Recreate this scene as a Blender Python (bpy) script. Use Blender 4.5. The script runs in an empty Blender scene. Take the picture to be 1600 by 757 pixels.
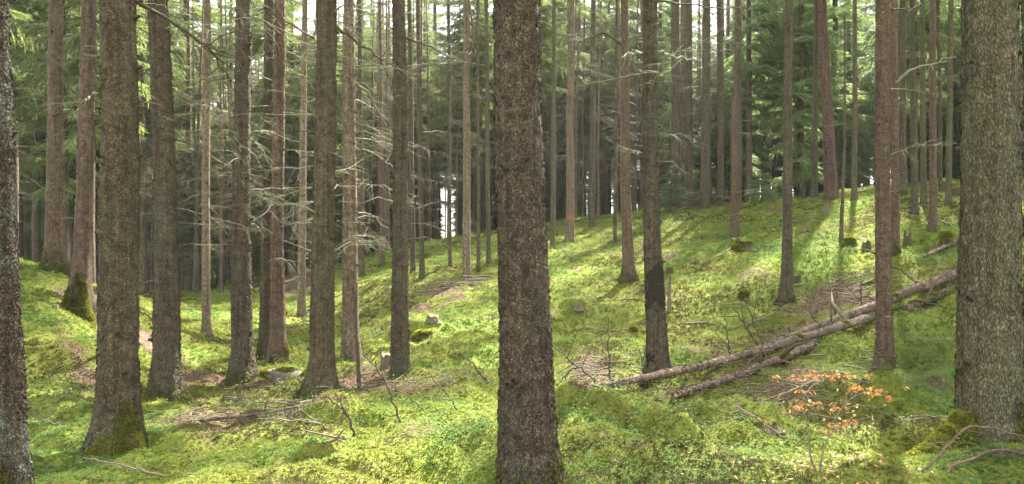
import bpy, math, random
import numpy as np
from mathutils import Vector, Matrix

random.seed(7)
RNG = np.random.default_rng(11)
SC = bpy.context.scene
COL = SC.collection
PI = math.pi

# ------------------------------------------------------------------ camera
F = 1150.0                     # focal length in photo pixels (1600 wide)
CX, CY, EYE = 800.0, 378.5, 1.7
cam = bpy.data.cameras.new("camera")
cam.sensor_width = 36.0
cam.lens = 36.0 * F / 1600.0
cam.clip_start, cam.clip_end = 0.05, 2000
camo = bpy.data.objects.new("camera", cam)
camo.location = (0, 0, EYE)
camo.rotation_euler = (PI / 2, 0, 0)
COL.objects.link(camo)
SC.camera = camo

def world(px, py, Y):
    return np.array([(px - CX) * Y / F, Y, EYE - (py - CY) * Y / F])

def pix(P):
    P = np.asarray(P, float)
    y = np.maximum(P[..., 1], 0.01)
    return CX + F * P[..., 0] / y, CY - F * (P[..., 2] - EYE) / y

# ------------------------------------------------------------------ noise
def _hash(ix, iy, seed):
    h = (ix.astype(np.int64) * 374761393 + iy.astype(np.int64) * 668265263 + seed * 974711) & 0x7fffffff
    h = ((h ^ (h >> 13)) * 1274126177) & 0x7fffffff
    h = h ^ (h >> 16)
    return (h & 0xffff) / 65535.0

def vnoise(x, y, seed=0, px=None):
    x = np.asarray(x, float); y = np.asarray(y, float)
    x0 = np.floor(x); y0 = np.floor(y)
    fx = x - x0; fy = y - y0
    fx = fx * fx * fx * (fx * (fx * 6 - 15) + 10); fy = fy * fy * fy * (fy * (fy * 6 - 15) + 10)
    xa, xb = x0, x0 + 1
    if px:
        xa = np.mod(xa, px); xb = np.mod(xb, px)
    a = _hash(xa, y0, seed); b = _hash(xb, y0, seed)
    c = _hash(xa, y0 + 1, seed); d = _hash(xb, y0 + 1, seed)
    return (a + (b - a) * fx) * (1 - fy) + (c + (d - c) * fx) * fy

def fbm(x, y, seed=0, octv=3):
    s = 0.0; a = 0.5; t = 0.0
    for i in range(octv):
        s = s + a * vnoise(x * 2 ** i + 13.7 * i, y * 2 ** i + 5.1 * i, seed + i); t += a; a *= 0.5
    return s / t

# ------------------------------------------------------------------ terrain
CTRL = [  # photo pixel and distance of places on the forest floor
 (0,757,4.9),(400,757,4.95),(800,765,4.85),(1200,757,4.9),(1600,757,5.0),
 (186,700,6.0),(40,650,6.6),(60,560,7.8),(120,520,9.3),(84,420,11.5),(20,405,11.0),(124,485,10.6),(30,480,9.2),
 (-150,480,8.5),(-150,640,6.5),(200,560,9.0),
 (259,622,8.0),(378,600,8.7),(502,618,8.2),(434,577,10),(546,573,10),(626,592,9.2),(826,770,4.85),(700,640,7.4),
 (1027,592,9.1),(1381,584,9.3),(1548,700,6.2),(330,640,7.5),(900,640,7.5),
 (322,533,13),(470,493,17),(240,472,22),(350,482,20),(420,470,24),(350,458,38),(100,455,40),(450,452,40),
 (560,428,22),(640,385,29),(740,368,32),(860,350,34),(1080,322,33),(1210,316,32),(1300,303,27),(1480,285,28),(1620,275,28),
 (677,503,14.5),(660,525,13),(760,470,16),(980,436,17.5),(1229,471,14.5),(1163,468,14.8),(1148,370,22),(890,378,27),
 (729,440,19),(1457,358,17),(1428,334,20),(1482,318,21),(1398,402,14.5),(1320,420,15),(900,520,13),(850,600,9.0),
 (1060,634,7.8),(1440,515,11),(1440,600,8.8),(1300,575,9.2),(1310,655,6.9),(1250,620,7.8),(1200,690,6.2),(1700,560,8.5),(1700,420,12),
 (740,385,50),(600,420,48),(1080,336,50),(1300,322,48),(1600,312,48),(860,366,50),
 (-100,440,22),
]
CP = np.array([world(*c) for c in CTRL])
EXTRA = [(-6,0,0.1),(6,0,0.1),(0,-20,0),(-30,-20,1),(30,-20,1),(-25,5,1.6),(25,8,1.5),(0,2.5,0.0),
         (-70,90,-2),(0,90,0),(70,90,4),(-70,30,0.5),(70,30,5),(-70,0,2),(70,0,3),(30,50,4.5),(-40,60,-1.5),(0,-60,0)]
CP = np.vstack([CP, np.array(EXTRA, float)])

def _U(r2):
    return 0.5 * r2 * np.log(r2 + 1e-9)
_n = len(CP)
_d2 = ((CP[:, None, :2] - CP[None, :, :2]) ** 2).sum(-1)
_A = np.zeros((_n + 3, _n + 3))
_A[:_n, :_n] = _U(_d2) + 0.35 * np.eye(_n)
_A[:_n, _n] = 1; _A[:_n, _n + 1:] = CP[:, :2]
_A[_n, :_n] = 1; _A[_n + 1:, :_n] = CP[:, :2].T
_W = np.linalg.solve(_A, np.concatenate([CP[:, 2], [0, 0, 0]]))

MOUNDS = []                    # x, y, radius_x, radius_y, height

def h0(x, y):
    x = np.clip(np.asarray(x, float), -75, 75); y = np.clip(np.asarray(y, float), -55, 92)
    sh = x.shape; xf = x.ravel(); yf = y.ravel()
    out = np.empty(xf.size)
    for s in range(0, xf.size, 20000):
        xs = xf[s:s + 20000]; ys = yf[s:s + 20000]
        d2 = (xs[:, None] - CP[None, :, 0]) ** 2 + (ys[:, None] - CP[None, :, 1]) ** 2
        out[s:s + 20000] = _U(d2) @ _W[:_n] + _W[_n] + _W[_n + 1] * xs + _W[_n + 2] * ys
    return out.reshape(sh)

def ground_hit(px, py, fn):
    Y = np.concatenate([np.linspace(3.2, 20, 2600), np.linspace(20, 85, 2600)])
    X = (px - CX) * Y / F
    Z = EYE - (py - CY) * Y / F
    hit = np.nonzero(fn(X, Y) >= Z)[0]
    i = hit[0] if len(hit) else None
    if i is None:
        return None
    return np.array([X[i], Y[i], fn(X[i:i+1], Y[i:i+1])[0]])

for px, py, rx, ry, hh in [
    (512,724,.22,.14,.20),(560,736,.22,.16,.08),(285,705,.20,.15,.12),(960,670,.30,.17,.30),(898,662,.26,.15,.26),(1026,680,.20,.15,.24),(990,655,.5,.2,.12),(1065,712,.2,.12,.14),(1100,668,.4,.18,.14),
    (660,525,.7,.4,.24),(700,560,.9,.6,.18),(740,545,.7,.5,.15),(1190,670,.20,.22,.17),(1160,690,.35,.22,.08),(450,650,.5,.2,.08),(560,650,.5,.25,.09),
    (350,700,.5,.2,.06),(1060,715,.25,.14,.07),(1440,690,.30,.22,.12),(1530,740,.28,.15,.09),(1400,610,.5,.3,.12),(1440,560,.6,.4,.12),(1480,610,.4,.25,.1),
    (1160,385,.5,.35,.22),(1327,386,.22,.15,.14),(1210,318,.5,.4,.1),(965,575,.3,.2,.16),(920,560,.3,.2,.08),(960,545,.3,.2,.12),(1290,545,.5,.3,.15),(1340,560,.5,.3,.14),
    (70,640,.5,.3,.1),(90,560,.6,.4,.1),(470,560,.4,.3,.08),(1230,318,.5,.4,.12),(380,466,.9,.6,.25),(1335,640,.50,.26,-.40),(1255,614,.60,.28,-.42),(1160,618,.5,.24,-.28),(1395,628,.42,.16,.20),(1300,600,.3,.14,.10),(1400,635,.4,.2,.12),
    (420,470,.7,.5,.2),(905,485,.3,.3,.1),(870,480,.5,.4,.1),(1480,378,.3,.3,.15),(120,600,.4,.3,.09),(760,690,.4,.25,.06),(660,720,.4,.2,.05)]:
    p = ground_hit(px, py, h0)
    if p is not None:
        MOUNDS.append((p[0], p[1], rx, ry, hh))

def h1(x, y):                  # gently lumpy floor used to place things
    z = h0(x, y)
    x = np.asarray(x, float); y = np.asarray(y, float)
    for mx, my, rx, ry, hh in MOUNDS:
        q = ((x - mx) / rx) ** 2 + ((y - my) / ry) ** 2
        z = z + hh * np.exp(-1.1 * q ** 1.7)
    return z

def hf(x, y):                  # with moss hummocks
    z = h1(x, y)
    far = 1.0 / (1.0 + (np.maximum(np.asarray(y, float), 0) / 40.0) ** 2)
    z = z + far * (0.22 * (fbm(np.asarray(x) / 1.3, np.asarray(y) / 1.3, 3, 2) - 0.5)
                   + 0.15 * (fbm(np.asarray(x) / 0.42, np.asarray(y) / 0.42, 9, 2) - 0.5)
                   + 0.13 * np.abs(2 * vnoise(np.asarray(x) / .62, np.asarray(y) / .62, 41) - 1) + 0.06 * np.abs(2 * vnoise(np.asarray(x) / .26, np.asarray(y) / .26, 43) - 1) - .06
                   + 0.035 * (vnoise(np.asarray(x) / 0.12, np.asarray(y) / 0.12, 21) - 0.5))
    return z

def at(px, py):
    p = ground_hit(px, py, h1)
    if p is None:
        p = world(px, py, 30.0); p[2] = h1(p[0], p[1])
    return p

# ------------------------------------------------------------------ light
SUN_EL, SUN_AZ = math.radians(44), math.radians(64)      # azimuth from +x towards +y
SUN = np.array([math.cos(SUN_EL) * math.cos(SUN_AZ), math.cos(SUN_EL) * math.sin(SUN_AZ), math.sin(SUN_EL)])
sl = bpy.data.lights.new("sun", "SUN")
sl.energy = 5.0; sl.angle = math.radians(1.4); sl.color = (1.0, 0.94, 0.82)
so = bpy.data.objects.new("sun", sl)
so.rotation_euler = Vector(SUN).to_track_quat('Z', 'Y').to_euler()
so.location = (20, 10, 30)
COL.objects.link(so)

W = bpy.data.worlds.new("World"); SC.world = W; W.use_nodes = True
nt = W.node_tree; nt.nodes.clear()
out = nt.nodes.new("ShaderNodeOutputWorld"); bg = nt.nodes.new("ShaderNodeBackground")
sky = nt.nodes.new("ShaderNodeTexSky"); sky.sky_type = 'NISHITA'; sky.sun_disc = False
sky.sun_elevation = SUN_EL; sky.sun_rotation = PI / 2 - SUN_AZ
sky.air_density = 1.0; sky.dust_density = 2.0
tc = nt.nodes.new("ShaderNodeTexCoord"); nz = nt.nodes.new("ShaderNodeTexNoise")
nz.inputs["Scale"].default_value = 3.0; nz.inputs["Detail"].default_value = 5
rp = nt.nodes.new("ShaderNodeValToRGB")
rp.color_ramp.elements[0].position = 0.36; rp.color_ramp.elements[0].color = (.35, .35, .35, 1)
rp.color_ramp.elements[1].position = 0.52; rp.color_ramp.elements[1].color = (1, 1, 1, 1)
mx = nt.nodes.new("ShaderNodeMixRGB"); mx.inputs[2].default_value = (4.6, 4.6, 4.5, 1)
nt.links.new(tc.outputs["Generated"], nz.inputs["Vector"]); nt.links.new(nz.outputs["Fac"], rp.inputs[0])
nt.links.new(rp.outputs[0], mx.inputs[0]); nt.links.new(sky.outputs[0], mx.inputs[1])
nt.links.new(mx.outputs[0], bg.inputs[0]); bg.inputs[1].default_value = 0.098
nt.links.new(bg.outputs[0], out.inputs[0])
SC.view_settings.view_transform = 'Standard'; SC.view_settings.look = 'None'
SC.view_settings.gamma = 1.0; SC.view_settings.use_curve_mapping = False
SC.view_settings.exposure = 3.12

SC.cycles.use_denoising = True
SC.cycles.max_bounces = 8; SC.cycles.diffuse_bounces = 5; SC.cycles.transmission_bounces = 5
SC.cycles.sample_clamp_indirect = 6.0

# boughs are cut away so the sun reaches these floor patches (centre px, half sizes, slope)
LIT = [(755,485,180,42,-.30),(905,425,180,54,-.36),(700,520,70,20,-.2),(970,400,70,24,-.25),(800,560,60,16,-.2),
       (960,575,44,18,-.1),(1180,440,50,10,-.2),(1000,470,90,16,-.1),
       (1270,728,200,28,.05),(1430,680,60,34,-.5),(620,648,100,8,.05),
       (110,500,80,24,.55),(200,520,110,26,.5),(1100,540,60,6,-.3),(860,380,50,10,-.2),(460,500,60,10,0),(330,692,120,16,0),(540,668,90,12,0),(960,728,90,18,0)]

LITS = [(world(*q), r_ * .62) for q, r_ in [((1120,90,33),2.6),((1215,170,34),2.4),((1060,250,34),2.0),((1330,120,34),2.6),((1190,230,33),1.8),((1440,150,33),2.0),((230,110,27),2.4),((120,170,26),2.0),
         ((340,220,33),2.2),((450,120,34),2.2),((585,200,38),2.2),((680,90,38),2.0),((760,150,38),2.0),((900,80,38),2.4),((960,200,38),1.8),((50,90,25),2.0),((300,330,36),1.8),((420,300,38),1.8)]]

def lit_mask(P, jitter=0.25):
    """True where the shadow of point P falls into a sun patch that boughs are cut away for."""
    P = np.asarray(P, float)
    zg = np.full(len(P), 0.5)
    for _ in range(3):
        L = P - SUN[None] * ((P[:, 2] - zg) / SUN[2])[:, None]
        zg = h0(L[:, 0], L[:, 1])
    L = P - SUN[None] * ((P[:, 2] - zg) / SUN[2])[:, None]
    px, py = pix(L)
    m = np.zeros(len(P), bool)
    for cx, cy, a, b, s in LIT:
        dx = px - cx; dy = py - cy - s * dx
        m |= (dx / a) ** 2 + (dy / b) ** 2 < 1.0
    m &= (L[:, 1] > 3.0)
    for c, r_ in LITS:         # also cut free: sun lines down to the far trees' lower boughs
        d = P - c; t_ = d @ SUN
        m |= (np.linalg.norm(d - t_[:, None] * SUN, axis=1) < r_) & (t_ > .8)
    return m & (RNG.random(len(P)) > 0.06)

def bough_cut(rows, x, y, z, rz, sc):
    az = rows[:, 1] + rz; m = np.zeros(len(rows), bool)
    for q in (.15, .5, .85):
        C = np.stack([x + np.cos(az) * rows[:, 2] * q * sc, y + np.sin(az) * rows[:, 2] * q * sc, z + (rows[:, 0] + rows[:, 2] * (.1 - .2 * q)) * sc], -1)
        m |= lit_mask(C)
    return m

# ------------------------------------------------------------------ mesh helpers
class MB:
    def __init__(s): s.v = []; s.f = []; s.m = []; s.n = 0
    def add(s, v, f, mi=0):
        v = np.asarray(v, float).reshape(-1, 3)
        s.v.append(v)
        for a in f:
            s.f.append(tuple(int(i) + s.n for i in a)); s.m.append(mi)
        s.n += len(v)
    def tube(s, pts, rad, sides=5, mi=0, cap=True, rough=0.0, seed=0):
        pts = np.asarray(pts, float); n = len(pts)
        rad = np.broadcast_to(np.asarray(rad, float), (n,))
        tan = np.gradient(pts, axis=0); tan /= np.linalg.norm(tan, axis=1)[:, None] + 1e-9
        ref = np.array([0, 0, 1.0]) if abs(tan[0][2]) < 0.9 else np.array([1.0, 0, 0])
        vs = []
        u = np.cross(tan[0], ref); u /= np.linalg.norm(u)
        ang = np.arange(sides) / sides * 2 * PI
        for i in range(n):
            u = u - tan[i] * np.dot(u, tan[i]); u /= np.linalg.norm(u) + 1e-9
            w = np.cross(tan[i], u)
            r = rad[i] * np.ones(sides)
            if rough:
                r = r * (1 + rough * (vnoise(ang * sides / 4.0, np.full(sides, i * 0.7), seed) * 2 - 1))
            vs.append(pts[i] + np.outer(np.cos(ang) * r, u) + np.outer(np.sin(ang) * r, w))
        f = []
        for i in range(n - 1):
            for k in range(sides):
                a = i * sides + k; b = i * sides + (k + 1) % sides
                f.append((a, b, b + sides, a + sides))
        if cap:
            f.append(tuple(range(sides))[::-1]); f.append(tuple((n - 1) * sides + k for k in range(sides)))
        s.add(np.vstack(vs), f, mi)
    def build(s, name, mats, parent=None, smooth=True):
        v = np.vstack(s.v)
        return mesh_obj(name, v, s.f, mats, parent, s.m, smooth)

def mesh_data(name, v, f, mats, mi=None, smooth=True):
    me = bpy.data.meshes.new(name)
    me.from_pydata([tuple(p) for p in v] if not isinstance(v, list) else v, [], f)
    for m in (mats if isinstance(mats, (list, tuple)) else [mats]):
        me.materials.append(m)
    if mi is not None:
        me.polygons.foreach_set("material_index", np.asarray(mi, np.int32))
    if smooth:
        me.polygons.foreach_set("use_smooth", np.ones(len(me.polygons), bool))
    me.update()
    return me

def fast_mesh(name, v, f, mats, tint=None, smooth=False, mi=None):
    """v (n,3), f (m,k) arrays -> mesh; tint: one float per face."""
    v = np.ascontiguousarray(v, np.float32); f = np.ascontiguousarray(f, np.int32)
    me = bpy.data.meshes.new(name)
    m, k = f.shape
    me.vertices.add(len(v)); me.vertices.foreach_set("co", v.ravel())
    me.loops.add(m * k); me.loops.foreach_set("vertex_index", f.ravel())
    me.polygons.add(m); me.polygons.foreach_set("loop_start", np.arange(0, m * k, k, dtype=np.int32))
    if smooth:
        me.polygons.foreach_set("use_smooth", np.ones(m, bool))
    for x in (mats if isinstance(mats, (list, tuple)) else [mats]):
        me.materials.append(x)
    if mi is not None:
        me.polygons.foreach_set("material_index", np.ascontiguousarray(mi, np.int32))
    if tint is not None:
        a = me.attributes.new("tint", 'FLOAT', 'FACE'); a.data.foreach_set("value", np.ascontiguousarray(tint, np.float32))
    me.update(calc_edges=True)
    return me

def link(name, data, parent=None, loc=None):
    o = bpy.data.objects.new(name, data); COL.objects.link(o)
    if parent is not None: o.parent = parent
    if loc is not None: o.location = tuple(float(c) for c in loc)
    return o

def mesh_obj(name, v, f, mats, parent=None, mi=None, smooth=True):
    return link(name, mesh_data(name, v, f, mats, mi, smooth), parent)

def tag(o, label, cat, group=None, kind=None):
    if kind: o["kind"] = kind
    if label: o["label"] = label
    if cat: o["category"] = cat
    if group: o["group"] = group
    return o

def thing(name, label, cat, loc, group=None):
    return tag(link(name, None, None, loc), label, cat, group)

# ------------------------------------------------------------------ materials
def mat(name):
    m = bpy.data.materials.new(name); m.use_nodes = True
    t = m.node_tree; t.nodes.clear()
    o = t.nodes.new("ShaderNodeOutputMaterial")
    return m, t, o
def N(t, kind, **kw):
    n = t.nodes.new(kind)
    for k, v in kw.items():
        if k.startswith("i_"): n.inputs[k[2:].replace("_", " ")].default_value = v
        else: setattr(n, k, v)
    return n
def ramp(t, src, stops):
    r = t.nodes.new("ShaderNodeValToRGB"); e = r.color_ramp.elements
    while len(e) < len(stops): e.new(0.5)
    for k, (p, c) in enumerate(stops):
        e[k].position = p; e[k].color = (c[0], c[1], c[2], 1) if not isinstance(c, (int, float)) else (c, c, c, 1)
    t.links.new(src, r.inputs[0]); return r.outputs[0]
def mixc(t, fac, a, b, mode='MIX'):
    n = t.nodes.new("ShaderNodeMixRGB"); n.blend_type = mode
    for i, x in ((0, fac), (1, a), (2, b)):
        if hasattr(x, "links"): t.links.new(x, n.inputs[i])
        elif isinstance(x, (int, float)): n.inputs[i].default_value = x
        else: n.inputs[i].default_value = (x[0], x[1], x[2], 1)
    return n.outputs[0]
def mth(t, op, a, b=0.0):
    n = t.nodes.new("ShaderNodeMath"); n.operation = op
    for i, x in ((0, a), (1, b)):
        if hasattr(x, "links"): t.links.new(x, n.inputs[i])
        else: n.inputs[i].default_value = x
    return n.outputs[0]

def bark(name, base, dark, lichen=(.135, .16, .10), amount=0.35, low=0.8, scale=34.0, bump=1.0, stretch=0.62, tone=(.75, 1.25)):
    m, t, o = mat(name)
    tcn = N(t, "ShaderNodeTexCoord"); oi = N(t, "ShaderNodeObjectInfo")
    off = N(t, "ShaderNodeVectorMath", operation='MULTIPLY_ADD')
    off.inputs[1].default_value = (1, 1, stretch)
    rv = N(t, "ShaderNodeVectorMath", operation='SCALE'); rv.inputs[0].default_value = (13.1, 7.7, 19.3)
    t.links.new(oi.outputs["Random"], rv.inputs["Scale"])
    t.links.new(tcn.outputs["Object"], off.inputs[0]); t.links.new(rv.outputs[0], off.inputs[2])
    # warp a little so that the flakes are irregular
    wn = N(t, "ShaderNodeTexNoise"); wn.inputs["Scale"].default_value = scale * 0.55; wn.inputs["Detail"].default_value = 3
    t.links.new(off.outputs[0], wn.inputs["Vector"])
    wm = N(t, "ShaderNodeVectorMath", operation='MULTIPLY_ADD'); wm.inputs[1].default_value = (1.5 / scale, 1.5 / scale, 1.5 / scale)
    t.links.new(wn.outputs["Color"], wm.inputs[0]); t.links.new(off.outputs[0], wm.inputs[2])
    v1 = N(t, "ShaderNodeTexVoronoi", feature='F1'); v1.inputs["Scale"].default_value = scale
    v2 = N(t, "ShaderNodeTexVoronoi", feature='DISTANCE_TO_EDGE'); v2.inputs["Scale"].default_value = scale
    n1 = N(t, "ShaderNodeTexNoise"); n1.inputs["Scale"].default_value = 5.0; n1.inputs["Detail"].default_value = 6; n1.inputs["Roughness"].default_value = .65
    n2 = N(t, "ShaderNodeTexNoise"); n2.inputs["Scale"].default_value = scale * 3; n2.inputs["Detail"].default_value = 3
    for q in (v1, v2): t.links.new(wm.outputs[0], q.inputs["Vector"])
    for q in (n1, n2): t.links.new(off.outputs[0], q.inputs["Vector"])
    crack = ramp(t, v2.outputs["Distance"], [(0.0, .18), (0.20, 1.0)])
    sep = N(t, "ShaderNodeSeparateColor"); t.links.new(v1.outputs["Color"], sep.inputs[0])
    cell = ramp(t, sep.outputs[0], [(0, tone[0] * .8), (1, tone[1] * 1.1)])
    c = mixc(t, 1.0, mixc(t, 1.0, base, cell, 'MULTIPLY'), ramp(t, n2.outputs["Fac"], [(.3, .6), (.7, 1.35)]), 'MULTIPLY')
    # darker and lighter runs down the stem, large blotches
    mp = N(t, "ShaderNodeMapping"); mp.inputs["Scale"].default_value = (16, 16, 1.1); t.links.new(off.outputs[0], mp.inputs[0])
    n3 = N(t, "ShaderNodeTexNoise"); n3.inputs["Scale"].default_value = 1.6; n3.inputs["Detail"].default_value = 4; t.links.new(mp.outputs[0], n3.inputs["Vector"])
    c = mixc(t, 1.0, c, ramp(t, n3.outputs["Fac"], [(.28, .55), (.5, 1.0), (.75, 1.35)]), 'MULTIPLY')
    n4 = N(t, "ShaderNodeTexNoise"); n4.inputs["Scale"].default_value = 14; n4.inputs["Detail"].default_value = 3; t.links.new(tcn.outputs["Object"], n4.inputs["Vector"])
    c = mixc(t, 1.0, c, ramp(t, n4.outputs["Fac"], [(.3, .62), (.65, 1.3)]), 'MULTIPLY')
    hz = N(t, "ShaderNodeSeparateXYZ"); t.links.new(tcn.outputs["Object"], hz.inputs[0])
    lowm = ramp(t, mth(t, 'ADD', mth(t, 'MULTIPLY', hz.outputs[2], -0.42), mth(t, 'ADD', mth(t, 'MULTIPLY', n1.outputs["Fac"], 1.3), -.05)), [(0.42, 0), (0.68, 1)])
    lic = ramp(t, n1.outputs["Fac"], [(0.47, 0), (0.66, 1)])
    fac = mth(t, 'ADD', mth(t, 'MULTIPLY', lic, amount), mth(t, 'MULTIPLY', lowm, low * .6))
    fac = mth(t, 'MINIMUM', fac, 0.85)
    c = mixc(t, fac, c, mixc(t, 1.0, lichen, cell, 'MULTIPLY'))
    # moss at the very foot
    ftm = ramp(t, mth(t, 'ADD', mth(t, 'MULTIPLY', hz.outputs[2], -2.6), mth(t, 'MULTIPLY', n1.outputs["Fac"], 1.5)), [(0.5, 0), (0.72, 1)])
    c = mixc(t, mth(t, 'MULTIPLY', ftm, 0.8), c, (.055, .075, .015))
    c = mixc(t, crack, dark, c)
    b = N(t, "ShaderNodeBsdfPrincipled"); b.inputs["Roughness"].default_value = 0.85
    b.inputs["Specular IOR Level"].default_value = 0.25
    t.links.new(c, b.inputs["Base Color"])
    hgt = mth(t, 'ADD', mth(t, 'MULTIPLY', crack, .6), mth(t, 'ADD', mth(t, 'MULTIPLY', sep.outputs[1], .6), mth(t, 'MULTIPLY', n2.outputs["Fac"], .7)))
    bp = N(t, "ShaderNodeBump"); bp.inputs["Strength"].default_value = bump; bp.inputs["Distance"].default_value = 0.012
    t.links.new(hgt, bp.inputs["Height"]); t.links.new(bp.outputs[0], b.inputs["Normal"])
    t.links.new(b.outputs[0], o.inputs[0])
    return m

def plain(name, c1, c2, scale=30.0, rough=.85, bump=.6, stretch=(1, 1, 1), dist=.01):
    m, t, o = mat(name)
    tcn = N(t, "ShaderNodeTexCoord"); mp = N(t, "ShaderNodeMapping"); mp.inputs["Scale"].default_value = stretch
    n = N(t, "ShaderNodeTexNoise"); n.inputs["Scale"].default_value = scale; n.inputs["Detail"].default_value = 6; n.inputs["Roughness"].default_value = .65
    t.links.new(tcn.outputs["Object"], mp.inputs[0]); t.links.new(mp.outputs[0], n.inputs["Vector"])
    c = ramp(t, n.outputs["Fac"], [(.3, c1), (.7, c2)])
    b = N(t, "ShaderNodeBsdfPrincipled"); b.inputs["Roughness"].default_value = rough; b.inputs["Specular IOR Level"].default_value = .25
    t.links.new(c, b.inputs["Base Color"])
    bp = N(t, "ShaderNodeBump"); bp.inputs["Strength"].default_value = bump; bp.inputs["Distance"].default_value = dist
    t.links.new(n.outputs["Fac"], bp.inputs["Height"]); t.links.new(bp.outputs[0], b.inputs["Normal"])
    t.links.new(b.outputs[0], o.inputs[0]); return m

def leafy(name, stops, trans=.4, rough=.6, use_tint=True, spread=.35, spec=.3):
    """leaves and moss: colour by the per-face tint, half of the light passes through."""
    m, t, o = mat(name)
    if use_tint:
        a = N(t, "ShaderNodeAttribute", attribute_name="tint"); src = a.outputs["Fac"]
    else:
        oi = N(t, "ShaderNodeObjectInfo"); src = oi.outputs["Random"]
    c = ramp(t, src, stops)
    oi = N(t, "ShaderNodeObjectInfo")
    c = mixc(t, 1.0, c, ramp(t, oi.outputs["Random"], [(0, 1 - spread), (1, 1 + spread)]), 'MULTIPLY')
    b = N(t, "ShaderNodeBsdfPrincipled"); b.inputs["Roughness"].default_value = rough; b.inputs["Specular IOR Level"].default_value = spec
    tr = N(t, "ShaderNodeBsdfTranslucent"); mxs = N(t, "ShaderNodeMixShader"); mxs.inputs[0].default_value = trans
    t.links.new(c, b.inputs["Base Color"])
    c2 = mixc(t, 1.0, c, (1.2, 1.2, .8), 'MULTIPLY')
    t.links.new(c2, tr.inputs[0])
    t.links.new(b.outputs[0], mxs.inputs[1]); t.links.new(tr.outputs[0], mxs.inputs[2]); t.links.new(mxs.outputs[0], o.inputs[0])
    return m

M_SPRUCE = bark("spruce_bark", (.130, .098, .064), (.02, .015, .010), scale=95, amount=.42)
M_CENTER = bark("scaly_spruce_bark", (.124, .090, .062), (.016, .012, .008), lichen=(.125, .13, .088), scale=92, amount=.15, low=.75, bump=1.0, tone=(.68, 1.3))
M_MOSSY = bark("lichen_spruce_bark", (.138, .104, .064), (.022, .016, .010), lichen=(.155, .155, .085), scale=95, amount=.55)
M_OLIVE = bark("olive_spruce_bark", (.125, .106, .066), (.03, .025, .015), lichen=(.155, .15, .08), scale=62, amount=.6, stretch=.36, tone=(.9, 1.1))
M_RED = bark("reddish_spruce_bark", (.14, .092, .064), (.03, .02, .014), scale=85, amount=.1, low=.4, bump=.7)
M_PALE = bark("pale_spruce_bark", (.20, .148, .10), (.06, .04, .03), scale=70, amount=.12, low=.4, bump=.7)
M_GREY = bark("grey_lichen_bark", (.09, .065, .045), (.016, .011, .008), lichen=(.17, .19, .145), scale=70, amount=.9, low=.6)
M_PINE = bark("pine_bark", (.13, .075, .062), (.03, .017, .015), scale=45, amount=.05, low=.2, stretch=.3)
M_FAR = bark("far_spruce_bark", (.12, .09, .062), (.04, .03, .02), scale=30, amount=.3, low=.4, bump=.6)
M_KNOT = plain("knot_wood", (.025, .017, .012), (.06, .042, .03), 60)
M_TWIG = plain("dead_twig", (.085, .066, .043), (.21, .17, .12), 40, bump=.3)
M_TWIGD = plain("dark_twig", (.035, .026, .018), (.10, .075, .05), 40, bump=.3)
M_BROWN = plain("brown_twig", (.06, .038, .028), (.17, .115, .085), 40, bump=.3)
M_LICHTWIG = plain("lichen_twig", (.11, .11, .07), (.30, .32, .22), 45, bump=.4)
def logbark(name, a, b_, peel, mossc):
    m, t, o = mat(name)
    tcn = N(t, "ShaderNodeTexCoord"); ns = []
    for sc, de in ((70, 4), (9, 5), (3.5, 4), (24, 3)):
        n = N(t, "ShaderNodeTexNoise"); n.inputs["Scale"].default_value = sc; n.inputs["Detail"].default_value = de; n.inputs["Roughness"].default_value = .65
        t.links.new(tcn.outputs["Object"], n.inputs["Vector"]); ns.append(n.outputs["Fac"])
    c = ramp(t, ns[0], [(.3, a), (.7, b_)])
    c = mixc(t, ramp(t, ns[1], [(.50, 0), (.56, 1)]), c, mixc(t, 1.0, peel, ramp(t, ns[3], [(.3, .6), (.7, 1.2)]), 'MULTIPLY'))
    c = mixc(t, ramp(t, ns[2], [(.56, 0), (.66, .85)]), c, mossc)
    c = mixc(t, 1.0, c, ramp(t, ns[3], [(.3, .6), (.7, 1.25)]), 'MULTIPLY')
    b = N(t, "ShaderNodeBsdfPrincipled"); b.inputs["Roughness"].default_value = .85; b.inputs["Specular IOR Level"].default_value = .2
    t.links.new(c, b.inputs["Base Color"])
    bp = N(t, "ShaderNodeBump"); bp.inputs["Strength"].default_value = 1; bp.inputs["Distance"].default_value = .015
    t.links.new(mth(t, 'ADD', ns[0], ns[3]), bp.inputs["Height"]); t.links.new(bp.outputs[0], b.inputs["Normal"])
    t.links.new(b.outputs[0], o.inputs[0]); return m
M_LOG = logbark("log_bark", (.065, .047, .034), (.185, .14, .105), (.25, .17, .125), (.085, .09, .025))
M_LOGM = logbark("mossy_log_bark", (.045, .035, .022), (.11, .09, .06), (.18, .11, .08), (.09, .10, .025))
M_CUT = plain("cut_wood", (.22, .155, .09), (.44, .32, .20), 34, bump=.3)
M_ROT = plain("rotten_wood", (.16, .075, .04), (.36, .20, .12), 26, bump=1.0, stretch=(1, 1, .3))
M_STUMP = plain("weathered_stump_wood", (.07, .05, .03), (.20, .155, .10), 28, bump=1.0, stretch=(1, 1, .3))
M_DSTUMP = plain("dark_mossy_stump", (.03, .025, .014), (.09, .085, .03), 22, bump=1.0)
M_STONE = plain("forest_stone", (.09, .065, .055), (.20, .15, .125), 12, bump=1.0, dist=.03)
M_SCAR = plain("wet_black_bark", (.010, .008, .006), (.034, .025, .019), 45, bump=1.0, rough=.95)
M_PAINT = plain("orange_paint", (.22, .085, .05), (.36, .15, .09), 60, bump=.4)
M_SOIL = plain("shaded_soil", (.03, .02, .015), (.085, .055, .04), 9, bump=1.0, dist=.05)  # soil colour darkened to hold the bank's shade too

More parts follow.
